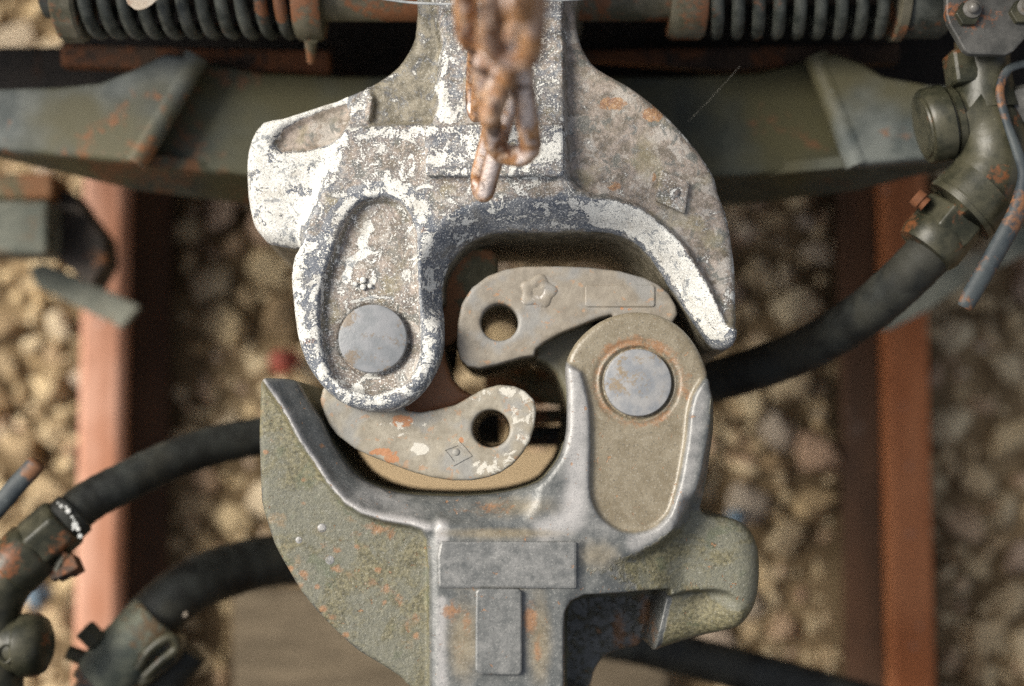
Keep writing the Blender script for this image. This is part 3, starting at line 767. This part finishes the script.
def knuckle(out, ledge, hole, pinc, mat, parent, feats, maskfn, pad=12):
    xs = [p[0] for p in out + ledge]; ys = [p[1] for p in out + ledge]
    a, b = P(min(xs) - pad - 25, max(ys) + pad + 25, Zk), P(max(xs) + pad + 25, min(ys) - pad - 25, Zk)
    F = Field(a[0], b[0], a[1], b[1], RES); zs = zgrid(-.27, -.085, Zk + .010, .0015)
    o = F.sd(out, Zk); Z = np.full_like(o, Zk)
    hd = np.hypot((F.X - P(*hole[:2], Zk)[0]), (F.Y - P(*hole[:2], Zk)[1])) - (P(hole[0] + hole[2], hole[1], Zk)[0] - P(hole[0], hole[1], Zk)[0])
    o2 = smax(o, -hd, .003)
    f1 = solid(F, zs, o2, Z, -.255, .004, draft=.0)
    l = np.minimum(F.sd(ledge, Zk - .035), F.circ(*pinc, 62, Zk - .03))
    l = np.maximum(l, F.Y * 0 - 1)
    f2 = solid(F, zs, l, np.full_like(o, Zk - .036), -.20, .008)
    f = np.minimum(f1, f2)
    f[0] = f[-1] = 1; f[:, 0] = f[:, -1] = 1
    V, Qd = nets(F, zs, f); V = relax(V, Qd, 1)
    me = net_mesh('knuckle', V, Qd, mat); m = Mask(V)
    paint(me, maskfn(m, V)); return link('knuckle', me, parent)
def uk_mask(m, V):
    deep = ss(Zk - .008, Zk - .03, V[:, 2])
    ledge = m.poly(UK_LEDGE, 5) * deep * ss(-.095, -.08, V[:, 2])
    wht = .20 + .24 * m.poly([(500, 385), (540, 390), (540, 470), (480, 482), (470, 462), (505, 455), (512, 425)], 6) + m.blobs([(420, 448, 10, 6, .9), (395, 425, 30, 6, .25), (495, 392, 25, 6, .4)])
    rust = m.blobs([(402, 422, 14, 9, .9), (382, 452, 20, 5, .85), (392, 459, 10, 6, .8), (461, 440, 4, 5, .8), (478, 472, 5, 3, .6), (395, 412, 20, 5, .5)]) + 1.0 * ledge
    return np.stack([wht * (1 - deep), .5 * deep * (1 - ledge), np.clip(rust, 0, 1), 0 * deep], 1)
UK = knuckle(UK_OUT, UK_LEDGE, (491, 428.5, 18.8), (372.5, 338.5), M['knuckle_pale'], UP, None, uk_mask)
def lk_mask(m, V):
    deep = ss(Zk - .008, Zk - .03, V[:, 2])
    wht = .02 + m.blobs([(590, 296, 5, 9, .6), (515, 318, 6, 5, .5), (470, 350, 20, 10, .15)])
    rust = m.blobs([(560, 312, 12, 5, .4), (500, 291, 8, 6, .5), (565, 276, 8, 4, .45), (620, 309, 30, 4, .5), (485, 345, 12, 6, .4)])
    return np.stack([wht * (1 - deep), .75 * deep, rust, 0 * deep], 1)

# ================================================================== LOWER COUPLER
L_OUT = [(259, 382), (262, 378.5), (277, 378), (291, 379), (296, 384), (304, 398), (319, 421), (329, 443), (345, 467), (361, 481), (385, 491), (410, 495.5), (450, 497), (487, 495.5), (516, 490.5), (539, 482), (549, 472), (558, 460), (563, 449), (566.5, 434), (567.5, 419), (567.5, 390), (566, 372),
         (567, 361), (572, 349), (582, 335.5), (600, 321.5), (619.5, 313.8), (639, 311.5), (659, 315), (677, 324), (691, 338), (701, 354), (707.5, 371), (710, 389), (715, 402), (716, 430), (714, 445), (709, 482), (704, 508), (713, 517), (731, 519), (751, 526),
         (764, 542), (768, 565), (767, 595), (761, 616), (748, 633), (722, 644), (690, 653), (656, 664), (636, 668), (618, 674), (606, 686), (598, 710), (595, 760), (425, 760), (418, 700), (405, 685), (400, 679), (377, 664), (357, 652), (339, 636), (321, 618), (301, 594), (286, 569), (273, 545), (265.6, 522), (260, 502), (258, 457), (257.5, 430)]
L_THROAT = [(296, 384), (304, 398), (319, 421), (329, 443), (345, 467), (361, 481), (385, 491), (410, 495.5), (450, 497), (487, 495.5), (510, 492)]
L_GUARD = [(240, 372), (261, 378), (266, 385), (276, 399), (288, 419), (300, 442), (313.5, 461), (329, 485), (345, 503), (361.5, 514), (384, 521), (411, 526), (421, 530), (427, 539), (429, 567), (430, 760), (240, 760)]
L_RIDGE = [(262, 381), (276, 398), (288, 418), (300, 441), (313.5, 460), (329, 484), (345, 502), (362, 511), (384, 518), (411, 522), (428, 527)]
L_BOSS = [(433, 770), (433, 530), (439, 519), (455, 524), (580, 541), (580, 588), (569, 600), (567, 770)]
L_PLATE = [(440, 541), (577, 541.5), (577, 589), (438, 588.5), (437, 556)]
L_RECESS = [(581, 372), (586, 389), (590, 409), (591, 445), (590, 480), (591, 495), (595.5, 508), (602, 518), (612, 526), (622, 531), (634, 533), (646, 531), (656, 527), (669, 514), (675, 498), (680, 478), (684, 456), (687, 437), (689, 415), (693, 397), (703, 380), (722, 365), (730, 300), (560, 290), (552, 345), (566, 362)]
L_RIM = [(560, 300), (719, 300), (711, 385), (711, 400), (708, 425), (704.5, 445), (699, 474), (690, 504), (677, 526), (655, 542), (634, 551), (615, 556), (600, 560), (560, 600)]
L_LOBE = [(690, 505), (700, 512), (712, 515), (770, 520), (775, 640), (650, 672), (659, 639), (670, 597), (672, 560)]
L_LOBEFACE = [(630, 597), (672, 595), (690, 591), (712, 590), (727, 592), (738, 600), (750, 615), (765, 650), (690, 700), (620, 700)]
L_POCKET = [(566.5, 700), (566.5, 629), (567, 611), (572, 602), (585, 596), (619, 595), (649, 593.5), (669, 593), (668, 600), (659, 639), (653, 668), (620, 720)]
def lower():
    a, b = P(240, 750, 0), P(775, 295, 0)
    F = Field(a[0], b[0], a[1], b[1], RES); zs = zgrid(-.24, -.115, .022)
    out = F.sd(L_OUT, -.008, 2); Z = np.zeros_like(out)
    Z = Z - .020 * ss(.032, .0, F.dl(L_THROAT, -.01)) ** 1.2
    # crown falls away from the lug rim to the side lobe
    rim = F.sd(L_RIM, -.003)
    below = ss(P(0, 575, 0)[1], P(0, 520, 0)[1], F.Y)
    rightside = ss(P(590, 0, 0)[0], P(670, 0, 0)[0], F.X)
    Z = Z - (.020 * ss(-.001, .012, rim)) * rightside
    lobe = F.sd(L_LOBE, -.03); Z = setz(Z, lobe, -.034, .016)
    lfx = ss(P(742, 600, -.05)[0], P(695, 600, -.05)[0], F.X); Z = setz(Z, F.sd(L_LOBEFACE, -.05), np.minimum(Z, -.036 - .026 * lfx), .0035)
    Z = setz(Z, F.sd(L_GUARD, -.012), -.013, .0035)
    rd = F.dl(L_RIDGE, 0); Z = Z + .0035 * np.exp(-(rd / .006) ** 2)
    boss = F.sd(L_BOSS); Z = setz(Z, boss, np.maximum(Z, .004), .006)
    Z = setz(Z, F.sd(L_RECESS, -.003, 2), -.0075, .0028)
    Z = Z - .004 * np.exp(-(F.circ(638, 382.5, 34.9) / .0016) ** 2)
    Z = Z - .0014 * np.exp(-((F.circ(638, 382.5, 42)) / .002) ** 2)
    Z = setz(Z, F.sd(L_POCKET, -.02), -.125, .004)
    k = .007 + .020 * ss(.012, -.012, lobe) + .003 * ss(.02, .0, F.dl(L_THROAT, -.01))
    slot = np.maximum(F.circ(638, 382.5, 92, -.06), (P(0, 440, 0)[1] - F.Y))
    f = solid(F, zs, out, Z.astype(np.float32), -.23, k.astype(np.float32), slots=((slot, -.20, -.040),), draft=0.0)
    V, Qd = nets(F, zs, f); V = relax(V, Qd, 2)
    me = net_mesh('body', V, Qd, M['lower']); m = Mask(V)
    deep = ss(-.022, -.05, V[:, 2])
    gd = m.poly(L_GUARD, 3); rc = m.poly(L_RECESS, 4); pk = m.poly(L_POCKET, 3); lb = m.poly(L_LOBE, 8); lf = m.poly(L_LOBEFACE, 4)
    rimr = 1 - m.poly(L_RIM, 5); right = ss(600, 660, m.p[:, 0])
    light = .16 + .95 * m.line(L_RIDGE, 3, 5) + .55 * m.line([(574, 375), (578, 410), (578, 480), (570, 520), (545, 530)], 12, 10) + .35 * m.line([(700, 395), (694, 440), (686, 490), (668, 525), (634, 543)], 8, 6) + .7 * m.line([(441, 525), (443, 545)], 6, 6) + .55 * m.line([(442, 600), (442, 686)], 5, 5) + .3 * m.line([(350, 485), (400, 510)], 12, 8) + .2 * m.blobs([(600, 515, 40, 30, 1), (420, 512, 12, 10, 1)])  # worn polish on ridges and rims, with part of the sheen painted in
    light = light - .35 * m.blobs([(465, 507, 45, 9, 1), (620, 590, 60, 8, 1), (440, 590, 14, 5, 1)]) - .3 * m.line([(300, 400), (325, 450), (355, 485)], 6, 8)
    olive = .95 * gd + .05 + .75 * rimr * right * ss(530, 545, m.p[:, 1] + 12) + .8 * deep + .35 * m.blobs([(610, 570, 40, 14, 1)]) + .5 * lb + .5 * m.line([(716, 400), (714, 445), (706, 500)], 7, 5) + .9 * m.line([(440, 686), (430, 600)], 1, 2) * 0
    edge = m.line([(258, 440), (260, 502), (273, 545), (301, 594), (339, 636), (377, 664), (400, 679)], 4, 5)
    olive = olive * (1 - .6 * edge) * (1 - .55 * lf); light = light * (1 - gd) + gd * .2
    olive = olive * (1 - pk) + pk * .42; light = light * (1 - pk)
    wall_shade = m.line([(664, 598), (654, 640), (646, 668)], 8, 3) * ss(-.045, -.065, V[:, 2]); olive = olive * (1 - wall_shade); light = light * (1 - wall_shade)  # pocket side wall darkened in colour to stand for its shade
    rust = m.blobs([(452, 610, 12, 12, .8), (466, 620, 8, 20, .6), (530, 620, 9, 22, .95), (538, 650, 6, 20, .7), (500, 587, 25, 3, .7), (460, 655, 8, 18, .5), (380, 528, 20, 7, .75), (490, 508, 45, 9, .6), (540, 505, 25, 12, .3), (619, 630, 9, 24, .95), (634, 641, 9, 9, 1), (645, 612, 8, 28, .8), (654, 630, 5, 20, .6), (560, 505, 20, 20, .25), (655, 490, 10, 60, .2), (357, 535, 10, 5, .5), (400, 600, 10, 10, .55), (330, 560, 12, 8, .5), (300, 585, 6, 8, .5), (410, 625, 8, 14, .5), (640, 350, 60, 12, .25), (690, 400, 8, 40, .35)]) * 1.0
    spots = [(303, 503, 3), (337, 568, 6), (303.5, 573.6, 5), (371.6, 582.5, 5), (385, 589, 5), (396, 594, 6), (384, 602.6, 4), (323.6, 609, 4), (332.5, 618, 5), (346, 635, 4), (393, 533, 8), (375, 530, 7), (416, 636, 4), (415, 617, 5), (357, 546, 3.5), (367, 547, 4), (317, 587, 3), (378, 570, 3.5), (337, 551, 5), (290, 568, 4), (323.6, 544.6, 4), (271, 440, 3), (266, 452, 3), (322, 446, 3), (303, 480, 3)]
    rust = np.maximum(rust, m.blobs([(x, y, 1.25 * r, 1.1 * r, .6 + .4 * ((i * 7) % 5) / 4) for i, (x, y, r) in enumerate(spots)]))
    ring = np.exp(-((np.hypot(m.p[:, 0] - 638, m.p[:, 1] - 382.5) - 42) / 8) ** 2)
    rust = rust + .55 * ring * rc + .35 * rc * m.line([(594, 440), (596, 500), (625, 530), (665, 514), (685, 440)], 1, 6)
    tan = rc * 1.0 + .36 * m.blobs([(500, 560, 90, 40, 1), (500, 640, 70, 50, 1)]) + .75 * m.blobs([(520, 506, 60, 14, .8), (500, 533, 70, 6, .9), (600, 555, 30, 20, .8), (462, 640, 16, 50, .9), (540, 640, 12, 60, .9), (500, 588, 30, 4, .8), (555, 560, 12, 20, .5)])
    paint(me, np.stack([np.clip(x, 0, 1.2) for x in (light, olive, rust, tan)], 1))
    e = empty('railway_coupler', tuple(P(505, 580, -.23)), 'lower cast steel coupler in worn blue grey and olive, two raised plates on it', 'coupler', 'pair of interlocked couplers')
    link('body', me, e); return e
LO = lower()
disc(638, 382.5, 33.8, -.0025, .20, M['pin_pale'], LO, 'knuckle_pin')
slab(L_PLATE, .0068, .010, M['lower'], LO, 'raised_plate', (.34, .0, .14, .15), .0026)
slab([(478, 588.5), (519, 589), (522, 592), (522, 672), (519, 675.5), (479, 674.5), (475, 671), (475.5, 592)], .0098, .014, M['lower'], LO, 'raised_plate', (.28, 0, .02, .0), .0022)
for x, y, r, g in ((322, 528, 5, .5), (299, 540, 4, .3), (330, 560, 5, .3)):
    dome(x, y, r, -.0135, M['lower'], LO, 'weld_lump', (.6, .4, .2, 0), .3)
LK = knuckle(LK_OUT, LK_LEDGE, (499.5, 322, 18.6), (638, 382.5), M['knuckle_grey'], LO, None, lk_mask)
# cast marks on the knuckles
def flower(cx, cy, R, z, mat, parent, rgba):
    pts = []
    for i in range(60):
        a = 2 * math.pi * i / 60; r = R * (.89 + .11 * math.cos(5 * a + .6) + .03 * math.sin(3 * a)); pts.append((cx + r * math.cos(a), cy + r * .88 * math.sin(a)))
    o = PL(pts, z); c = P(cx, cy, z); V = []; n = len(o)
    for s, dz in ((1.12, -.004), (1.02, -.0010), (.86, .0004), (.40, .0002), (.26, -.0014)):
        V += [(c[0] + (p[0] - c[0]) * s, c[1] + (p[1] - c[1]) * s, z + dz) for p in o]
    V.append((c[0], c[1], z - .0014)); Fc = []
    for k in range(4): Fc += [(k * n + i, (k + 1) * n + i, (k + 1) * n + (i + 1) % n, k * n + (i + 1) % n) for i in range(n)]
    Fc += [(4 * n + i, 5 * n, 4 * n + (i + 1) % n) for i in range(n)]
    Fc = [tuple(f[::-1]) for f in Fc]
    return part('flower_mark', (V, Fc), mat, parent, rgba=rgba)
flower(538, 291.5, 20, Zk + .0009, M['knuckle_grey'], LK, (.40, .0, .35, 0))
slab(rect(585, 285, 655, 307, 2), Zk + .0016, .004, M['knuckle_grey'], LK, 'raised_plate', (.05, .0, .1, 0), .0012)
def frame(px, wd, z, th, mat, parent, name, rgba):
    o = PL(px, z); c = np.mean(o, 0); V = []
    for s, dz in ((1.0, -th), (.97, 0), (1 - wd, 0), (1 - wd * 1.25, -th)):
        V += [(c[0] + (p[0] - c[0]) * s, c[1] + (p[1] - c[1]) * s, z + dz) for p in o]
    n = len(o); Fc = [(k * n + i, k * n + (i + 1) % n, (k + 1) * n + (i + 1) % n, (k + 1) * n + i) for k in range(3) for i in range(n)]
    return part(name, (V, Fc), mat, parent, smooth=False, rgba=rgba)
frame([(439, 448.5), (446, 457), (453, 466.5), (463, 461), (472.5, 456), (466, 448), (459, 441), (449, 445)], .36, Zk + .0009, .0045, M['knuckle_pale'], UK, 'diamond_mark', (.30, 0, .25, 0))
dome(456, 452, 4, Zk, M['knuckle_pale'], UK, 'mark_boss', (.4, 0, .2, 0), .4)
# lock blocks behind the knuckles
def blob(name, pts, r, mat, parent, flat=1.0): return part(name, sweep(spline([tuple(P(*p)) for p in pts], 6), r, 16, flat=flat), mat, parent)
part('lock_block', prism([tuple(p) for p in spline(PL([(436, 262), (452, 252), (475, 247), (492, 250), (498, 262), (494, 285), (480, 310), (456, 340), (436, 350)], -.085), 3)], .14), M['lock'], UP, smooth=False, bev=.012, seg=4)

# ================================================================== hoses, pipes, fittings
def hose(label, pts, r, name='air_hose', ribs=False):
    c = spline([tuple(P(*p)) for p in pts], 10)
    rr = [r * (1 + .012 * math.sin(i * 1.9)) for i in range(len(c))]
    o = part(name, sweep(c, rr, 24), M['hose']); prop(o, label, 'hose', 'black rubber air hoses'); return o
def seg(name, a, b, radii, mat, parent, n=24, twist=0.0, **kw):
    """turned piece from point a to b with a list of (t, radius)"""
    A, B = np.array(P(*a)), np.array(P(*b))
    return part(name, sweep([A + (B - A) * t for t, _ in radii], [r for _, r in radii], n, twist=twist), mat, parent, smooth=n > 8, **kw)
hose('black hose from the rusty pipe elbow, running down behind the white guard arm', [(942, 240, -.079), (905, 278, -.115), (862, 315, -.165), (800, 352, -.23), (715, 381, -.29), (630, 402, -.33), (570, 420, -.345)], .0240)
hose('black hose with white flecks at its clamp, upper one beside the olive guard arm', [(58, 527, -.17), (88, 502, -.19), (125, 482, -.21), (187, 454, -.25), (256, 437, -.29), (340, 432, -.32), (430, 430, -.345), (500, 426, -.345)], .0215)
hose('thick black hose in a grey green clamp, lower one beside the olive guard arm', [(128, 645, -.27), (150, 620, -.27), (185, 590, -.29), (228, 571, -.33), (285, 559, -.38), (360, 560, -.43), (420, 580, -.46)], .030)
hose('dark hose emerging under the olive side lobe near the brown sleeper', [(560, 632, -.47), (630, 642, -.47), (690, 657, -.47), (750, 672, -.47), (850, 700, -.46), (960, 735, -.45)], .026)
# hose coupling seen in the gap between the knuckles
e = empty('hose_coupling', tuple(P(535, 420, -.37)), 'olive and rusty hose coupling glimpsed in the gap between the knuckles', 'coupling')
part('coupling_head', sweep(spline([tuple(P(490, 385, -.33)), tuple(P(525, 385, -.32)), tuple(P(560, 388, -.33))], 6), .021, 18), M['lock'], e)
part('gasket_ring', sweep([P(520, 418, -.33), P(570, 416, -.33)], .009, 14), M['rod'], e)
part('clamp_band', sweep([P(525, 436, -.30), P(560, 436, -.30)], .012, 14), M['lever'], e)

# right: bracket plate, tee, elbow, hose nut, lever
e = empty('pipe_valve', tuple(P(970, 130, -.14)), 'olive grey pipe tee and elbow hanging from the bolted bracket, rust patches on it', 'pipe')
za = -.065
seg('neck', (982, 40, za + .0), (984, 108, za - .01), [(0, .026), (.45, .026), (.75, .030), (1, .034)], M['pipe'], e)
seg('tee_port', (990, 112, za - .012), (922, 128, za - .014), [(0, .027), (.5, .028), (.505, .0335), (.60, .034), (.605, .0315), (.66, .0315), (.665, .0375), (.92, .0375), (.97, .035), (.975, .030), (1, .029)], M['pipe'], e, 32)
c = spline([tuple(P(*p)) for p in ((966, 112, za - .012), (984, 126, za - .01), (993, 150, za - .008), (985, 178, za - .008), (960, 208, za - .012))], 8)
part('elbow', sweep(c, [.034] * (len(c) - 10) + [.0345] * 10, 28), M['pipe'], e)
seg('elbow_collar', (984, 188, za - .008), (959, 212, za - .012), [(0, .033), (.01, .0385), (.74, .039), (.80, .0372), (.82, .0372), (.84, .039), (1, .0385), (1, .03)], M['pipe'], e, 32)
seg('hose_nut', (957, 213, za - .012), (938, 236, za - .014), [(0, .031), (.1, .0345), (.9, .0345), (1, .032)], M['pipe'], e, 6, .3, bev=.003)
seg('hose_ring', (944, 229, za - .014), (925, 251, za - .016), [(0, .029), (.2, .0325), (.7, .033), (1, .030)], M['pipe'], e, 32)
seg('clamp_bolt', (926, 205, za + .01), (915, 196, za + .008), [(0, .007), (.4, .007), (.42, .009), (1, .009)], M['rustplate'], e, 10)
part('square_nut', box(tuple(P(970, 68, za + .0)), (.042, .034, .036), .12), M['pipe'], e, smooth=False, bev=.004)
e = empty('bracket_plate', tuple(P(985, 20, -.04)), 'blue grey bracket plate with dome headed bolts in the corner above the pipe tee', 'bracket')
part('plate', prism(PL([(946, -40), (946, 14), (949, 24), (964, 50), (970, 54), (1006, 55), (1014, 51), (1040, 22), (1045, -40)], -.022), .010), M['plate'], e, smooth=False, bev=.002)
for x, y in ((970, 11), (1024, 9)):
    c = P(x, y, -.022); r = .0088
    b_ = part('bolt', sweep([(c[0] - .003, c[1] - .004, c[2] - .001), (c[0] - .003, c[1] - .004, c[2] + .006)], [.0125, .012], 6), M['pipe'], e, smooth=False, bev=.001)
    part('bolt_head', sweep([(c[0], c[1], c[2] + d) for d in (.004, .0075, .0085, .012, .0145, .0155)], [r, r, r * .62, r * .6, r * .42, r * .1], 18), M['bolt'], b_)
e = empty('valve_lever', tuple(P(1005, 160, -.09)), 'flat blue grey valve lever with a rust streak beside the pipe elbow', 'lever')
c = spline([tuple(P(*p)) for p in ((1030, 62, -.045), (1008, 70, -.042), (1000, 92, -.038), (1007, 122, -.034), (1017, 150, -.03), (1025, 178, -.03), (1018, 210, -.035), (996, 252, -.04), (974, 290, -.045), (964, 308, -.048))], 8)
nn = len(c); rr = [np.interp(i / nn, [0, .15, .35, .5, .6, .72, .9, .97, 1], [.004, .0045, .0045, .006, .0095, .0100, .0095, .0085, .005]) for i in range(nn)]
part('handle', sweep(c, rr, 14, flat=.75), M['lever'], e)
part('pivot_disc', sweep([P(1024, 105, -.10), P(1024, 105, -.06), P(1024, 105, -.053)], [.020, .020, .016], 28), M['plate'], e)

# left: valve with dome, elbow, nut, clamp, lever
e = empty('pipe_valve', tuple(P(25, 600, -.22)), 'olive grey elbow valve with a round dome in the lower corner by the pale ballast', 'pipe')
zb = -.17
seg('hose_nut', (66, 520, zb), (34, 548, zb), [(0, .0265), (.1, .030), (.9, .030), (1, .026)], M['pipe'], e, 6, .2, bev=.003)
seg('collar', (38, 545, zb), (10, 572, zb), [(0, .027), (.12, .031), (.9, .0315), (1, .028)], M['pipe'], e, 28)
c = spline([tuple(P(*p)) for p in ((22, 562, zb), (4, 582, zb), (-8, 610, zb), (-6, 650, zb), (-6, 720, zb - .01))], 8)
part('elbow', sweep(c, .029, 24), M['pipe'], e)
seg('dome', (-6, 645, zb), (52, 645, zb + .003), [(0, .028), (.45, .029), (.5, .0325), (.72, .0325), (.86, .028), (.95, .018), (1, .004)], M['pipe'], e, 28)
cc = P(5, 654, zb + .031)
part('cast_mark', sweep([(cc[0] + .007 * math.cos(a), cc[1] + .009 * math.sin(a), cc[2]) for a in np.linspace(0, 2 * math.pi, 16, endpoint=False)], .0012, 6, closed=True), M['pipe'], e)
e = empty('hose_clamp', tuple(P(62, 545, -.19)), 'dark clamp band with a rusty square bolt on the hose beside the elbow valve', 'clamp')
seg('clamp_band', (76, 512, -.178), (62, 525, -.172), [(0, .0225), (.1, .0245), (.9, .0245), (1, .0225)], M['hose'], e, 28)
part('clamp_lug', sweep([P(68, 552, -.165), P(58, 572, -.165)], [.008, .007], 8), M['pipe'], e)
seg('square_bolt', (52, 578, -.165), (79, 562, -.165), [(0, .0065), (.18, .0065), (.2, .0105), (.55, .0105), (.6, .0125), (1, .0125)], M['rustplate'], e, 4, .4, bev=.001)
M['fleck'] = mat_rusty('grey white fleck', (.38, .39, .38), (.55, .55, .53), (.3, .3, .28), .2, .6, 80)
for x, y, r in ((66, 510, 2), (71, 511, 1.4), (73, 515, 2.6), (77, 521, 1.6), (79, 524, 1.2), (80, 529, 3.4), (83, 533, 2.2), (78, 533, 1.3), (85, 540, 2.4), (63, 507, 1.3)):
    dome(x - 5, y - 4, r, -.1485, M['fleck'], e, 'white_fleck', None, .12)
o = part('valve_lever', sweep(spline([tuple(P(*p)) for p in ((-40, 552, -.15), (-8, 514, -.145), (18, 484, -.14), (32, 469, -.14), (38, 461, -.14))], 6), [.010] * 22 + [.0095, .008, .005], 14, flat=.7), M['lever'])
prop(o, 'round ended dark valve lever pointing up at the edge over pale ballast', 'lever')
# lower fitting of the thick hose
e = empty('hose_fitting', tuple(P(120, 650, -.3)), 'grey green bolted clamp fitting on the thick lower hose', 'fitting')
zf = -.255
seg('clamp_body', (160, 618, zf - .01), (96, 684, zf), [(0, .031), (.05, .034), (.5, .035), (.9, .032), (1, .027)], M['fitting'], e, 28)
part('clamp_jaw', sweep(spline([tuple(P(*p)) for p in ((138, 668, zf + .025), (150, 650, zf + .028), (170, 637, zf + .026), (176, 648, zf + .02), (160, 662, zf + .022), (145, 676, zf + .02))], 5), .0055, 10), M['pipe'], e)
part('clamp_plate', prism(PL([(128, 660), (165, 630), (182, 640), (176, 662), (140, 690)], zf + .012), .03), M['pipe'], e, smooth=False, bev=.004)
seg('bolt', (106, 650, zf + .01), (84, 628, zf + .012), [(0, .008), (.3, .008), (.32, .013), (.95, .013), (1, .011)], M['pipe'], e, 6, .2, bev=.001)
seg('bolt_shaft', (88, 660, zf + .005), (68, 652, zf + .005), [(0, .009), (1, .008)], M['pipe'], e, 12)
seg('pipe_end', (104, 672, zf), (80, 720, zf), [(0, .028), (.25, .028), (.26, .022), (1, .022)], M['lever'], e, 24)
seg('pipe_end_dark', (192, 650, zf - .05), (150, 700, zf - .05), [(0, .02), (1, .02)], M['hose'], e, 20)
for x, y, r, lb in ((165, 595, 5, 'largest pale fleck stuck on the thick lower hose'), (174, 588, 3, 'thin pale fleck touching the largest one on the thick lower hose'), (184, 614, 3.2, 'lone small pale fleck nearest the clamp on the thick lower hose')):
    o = dome(x, y, r, -.262, M['leaf'], None, 'pale_fleck', None, .35); prop(o, lb, 'fleck', 'pale flecks on the thick hose')

# left: pale block and slanting strip
e = empty('axle_guard', tuple(P(30, 230, -.5)), 'pale grey block end at the picture edge over the pinkish rail', 'block')
part('block', box(tuple(P(-8, 231, -.45)), (.160, .066, .07)), M['strip'], e, smooth=False, bev=.006)
part('side_plate', prism(PL([(54, 186), (72, 192), (84, 210), (104, 236), (106, 262), (92, 286), (60, 262), (52, 240)], -.47), .06), M['wagon'], e, smooth=False, bev=.004)
part('top_ledge', box(tuple(P(0, 190, -.47)), (.15, .032, .06)), M['lock'], e, smooth=False, bev=.004)
o = part('steel_strip', prism(PL([(28, 268), (42, 262), (95, 284), (140, 306), (122, 328), (88, 312), (36, 286)], -.55), .014), M['strip'], None, smooth=False, bev=.003)
prop(o, 'slanting grey green steel strip below the pale block, crossing the pinkish rail', 'strip')
o = part('steel_strip', prism(PL([(868, 330), (905, 300), (955, 262), (1000, 236), (1030, 222), (1040, 246), (1010, 262), (960, 288), (925, 312), (890, 330)], -.5), .014), M['strip'], None, smooth=False, bev=.003)
prop(o, 'slanting grey green steel strip behind the hose nut, crossing the orange rail', 'strip')

# ================================================================== chain, wire, leaf, spider thread
def chain_links():
    e = empty('rusty_chain', tuple(P(500, 150, .03)), 'short rusty iron chain hanging blurred over the white flaked coupler', 'chain')
    def lk(a, b, width, wire, roll):
        A, B = np.array(P(*a)), np.array(P(*b)); d = B - A; L = np.linalg.norm(d); d /= L
        up = np.array([0, 0, 1.0]); s = np.cross(d, up); s /= np.linalg.norm(s); u = np.cross(s, d)
        side = s * math.cos(roll) + u * math.sin(roll); c = (A + B) / 2; R = width / 2; h = max(L / 2 - R, .001); pts = []
        for t in np.linspace(-math.pi / 2, math.pi / 2, 9): pts.append(c + d * (h + R * math.cos(t)) + side * R * math.sin(t))
        for t in np.linspace(math.pi / 2, 3 * math.pi / 2, 9): pts.append(c + d * (-h + R * math.cos(t)) + side * R * math.sin(t))
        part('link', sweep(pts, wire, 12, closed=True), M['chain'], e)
    w = .0075
    lk((481, 190, .045), (505, 96, .13), .022, .0082, 1.05)
    lk((514, 156, .12), (500, 56, .22), .031, .0092, .35)
    lk((489, 112, .20), (527, 10, .30), .026, .0084, 1.15)
    lk((510, 58, .30), (516, -50, .40), .030, .0098, .2)
    lk((518, 4, .40), (520, -100, .50), .027, .0095, 1.3)
    lk((520, -50, .48), (522, -170, .58), .030, .0095, .2)
    lk((474, 112, .03), (478, 40, .12), .020, .0060, 1.2)
    lk((482, 48, .2), (480, -50, .3), .026, .0088, .3)
    return e
chain_links()
o = part('steel_wire', sweep(spline([tuple(P(*p)) for p in ((350, -8, .0), (385, -1, .008), (420, 3.2, .012), (470, 4, .012), (530, 1.5, .012), (600, -3, .01), (660, -14, 0))], 8), .0013, 8), M['wire'])
prop(o, 'thin steel wire strung across the coupler shank at the top edge', 'wire')
o = part('dead_leaf', prism([tuple(p) for p in spline(PL([(122, -8), (160, -8), (154, 2), (145, 8), (136, 9.5), (128, 4)], -.055), 3)], .002), M['leaf'], None, smooth=False)
prop(o, 'pale dead leaf lying on the coil spring with the toothed ring', 'leaf')
o = part('spider_thread', sweep([P(740, 66, -.06), P(715, 94, -.075), P(688, 122, -.09)], .00005, 5), M['thread'])
prop(o, 'fine spider thread glinting diagonally in front of the dark cross beam', 'thread')
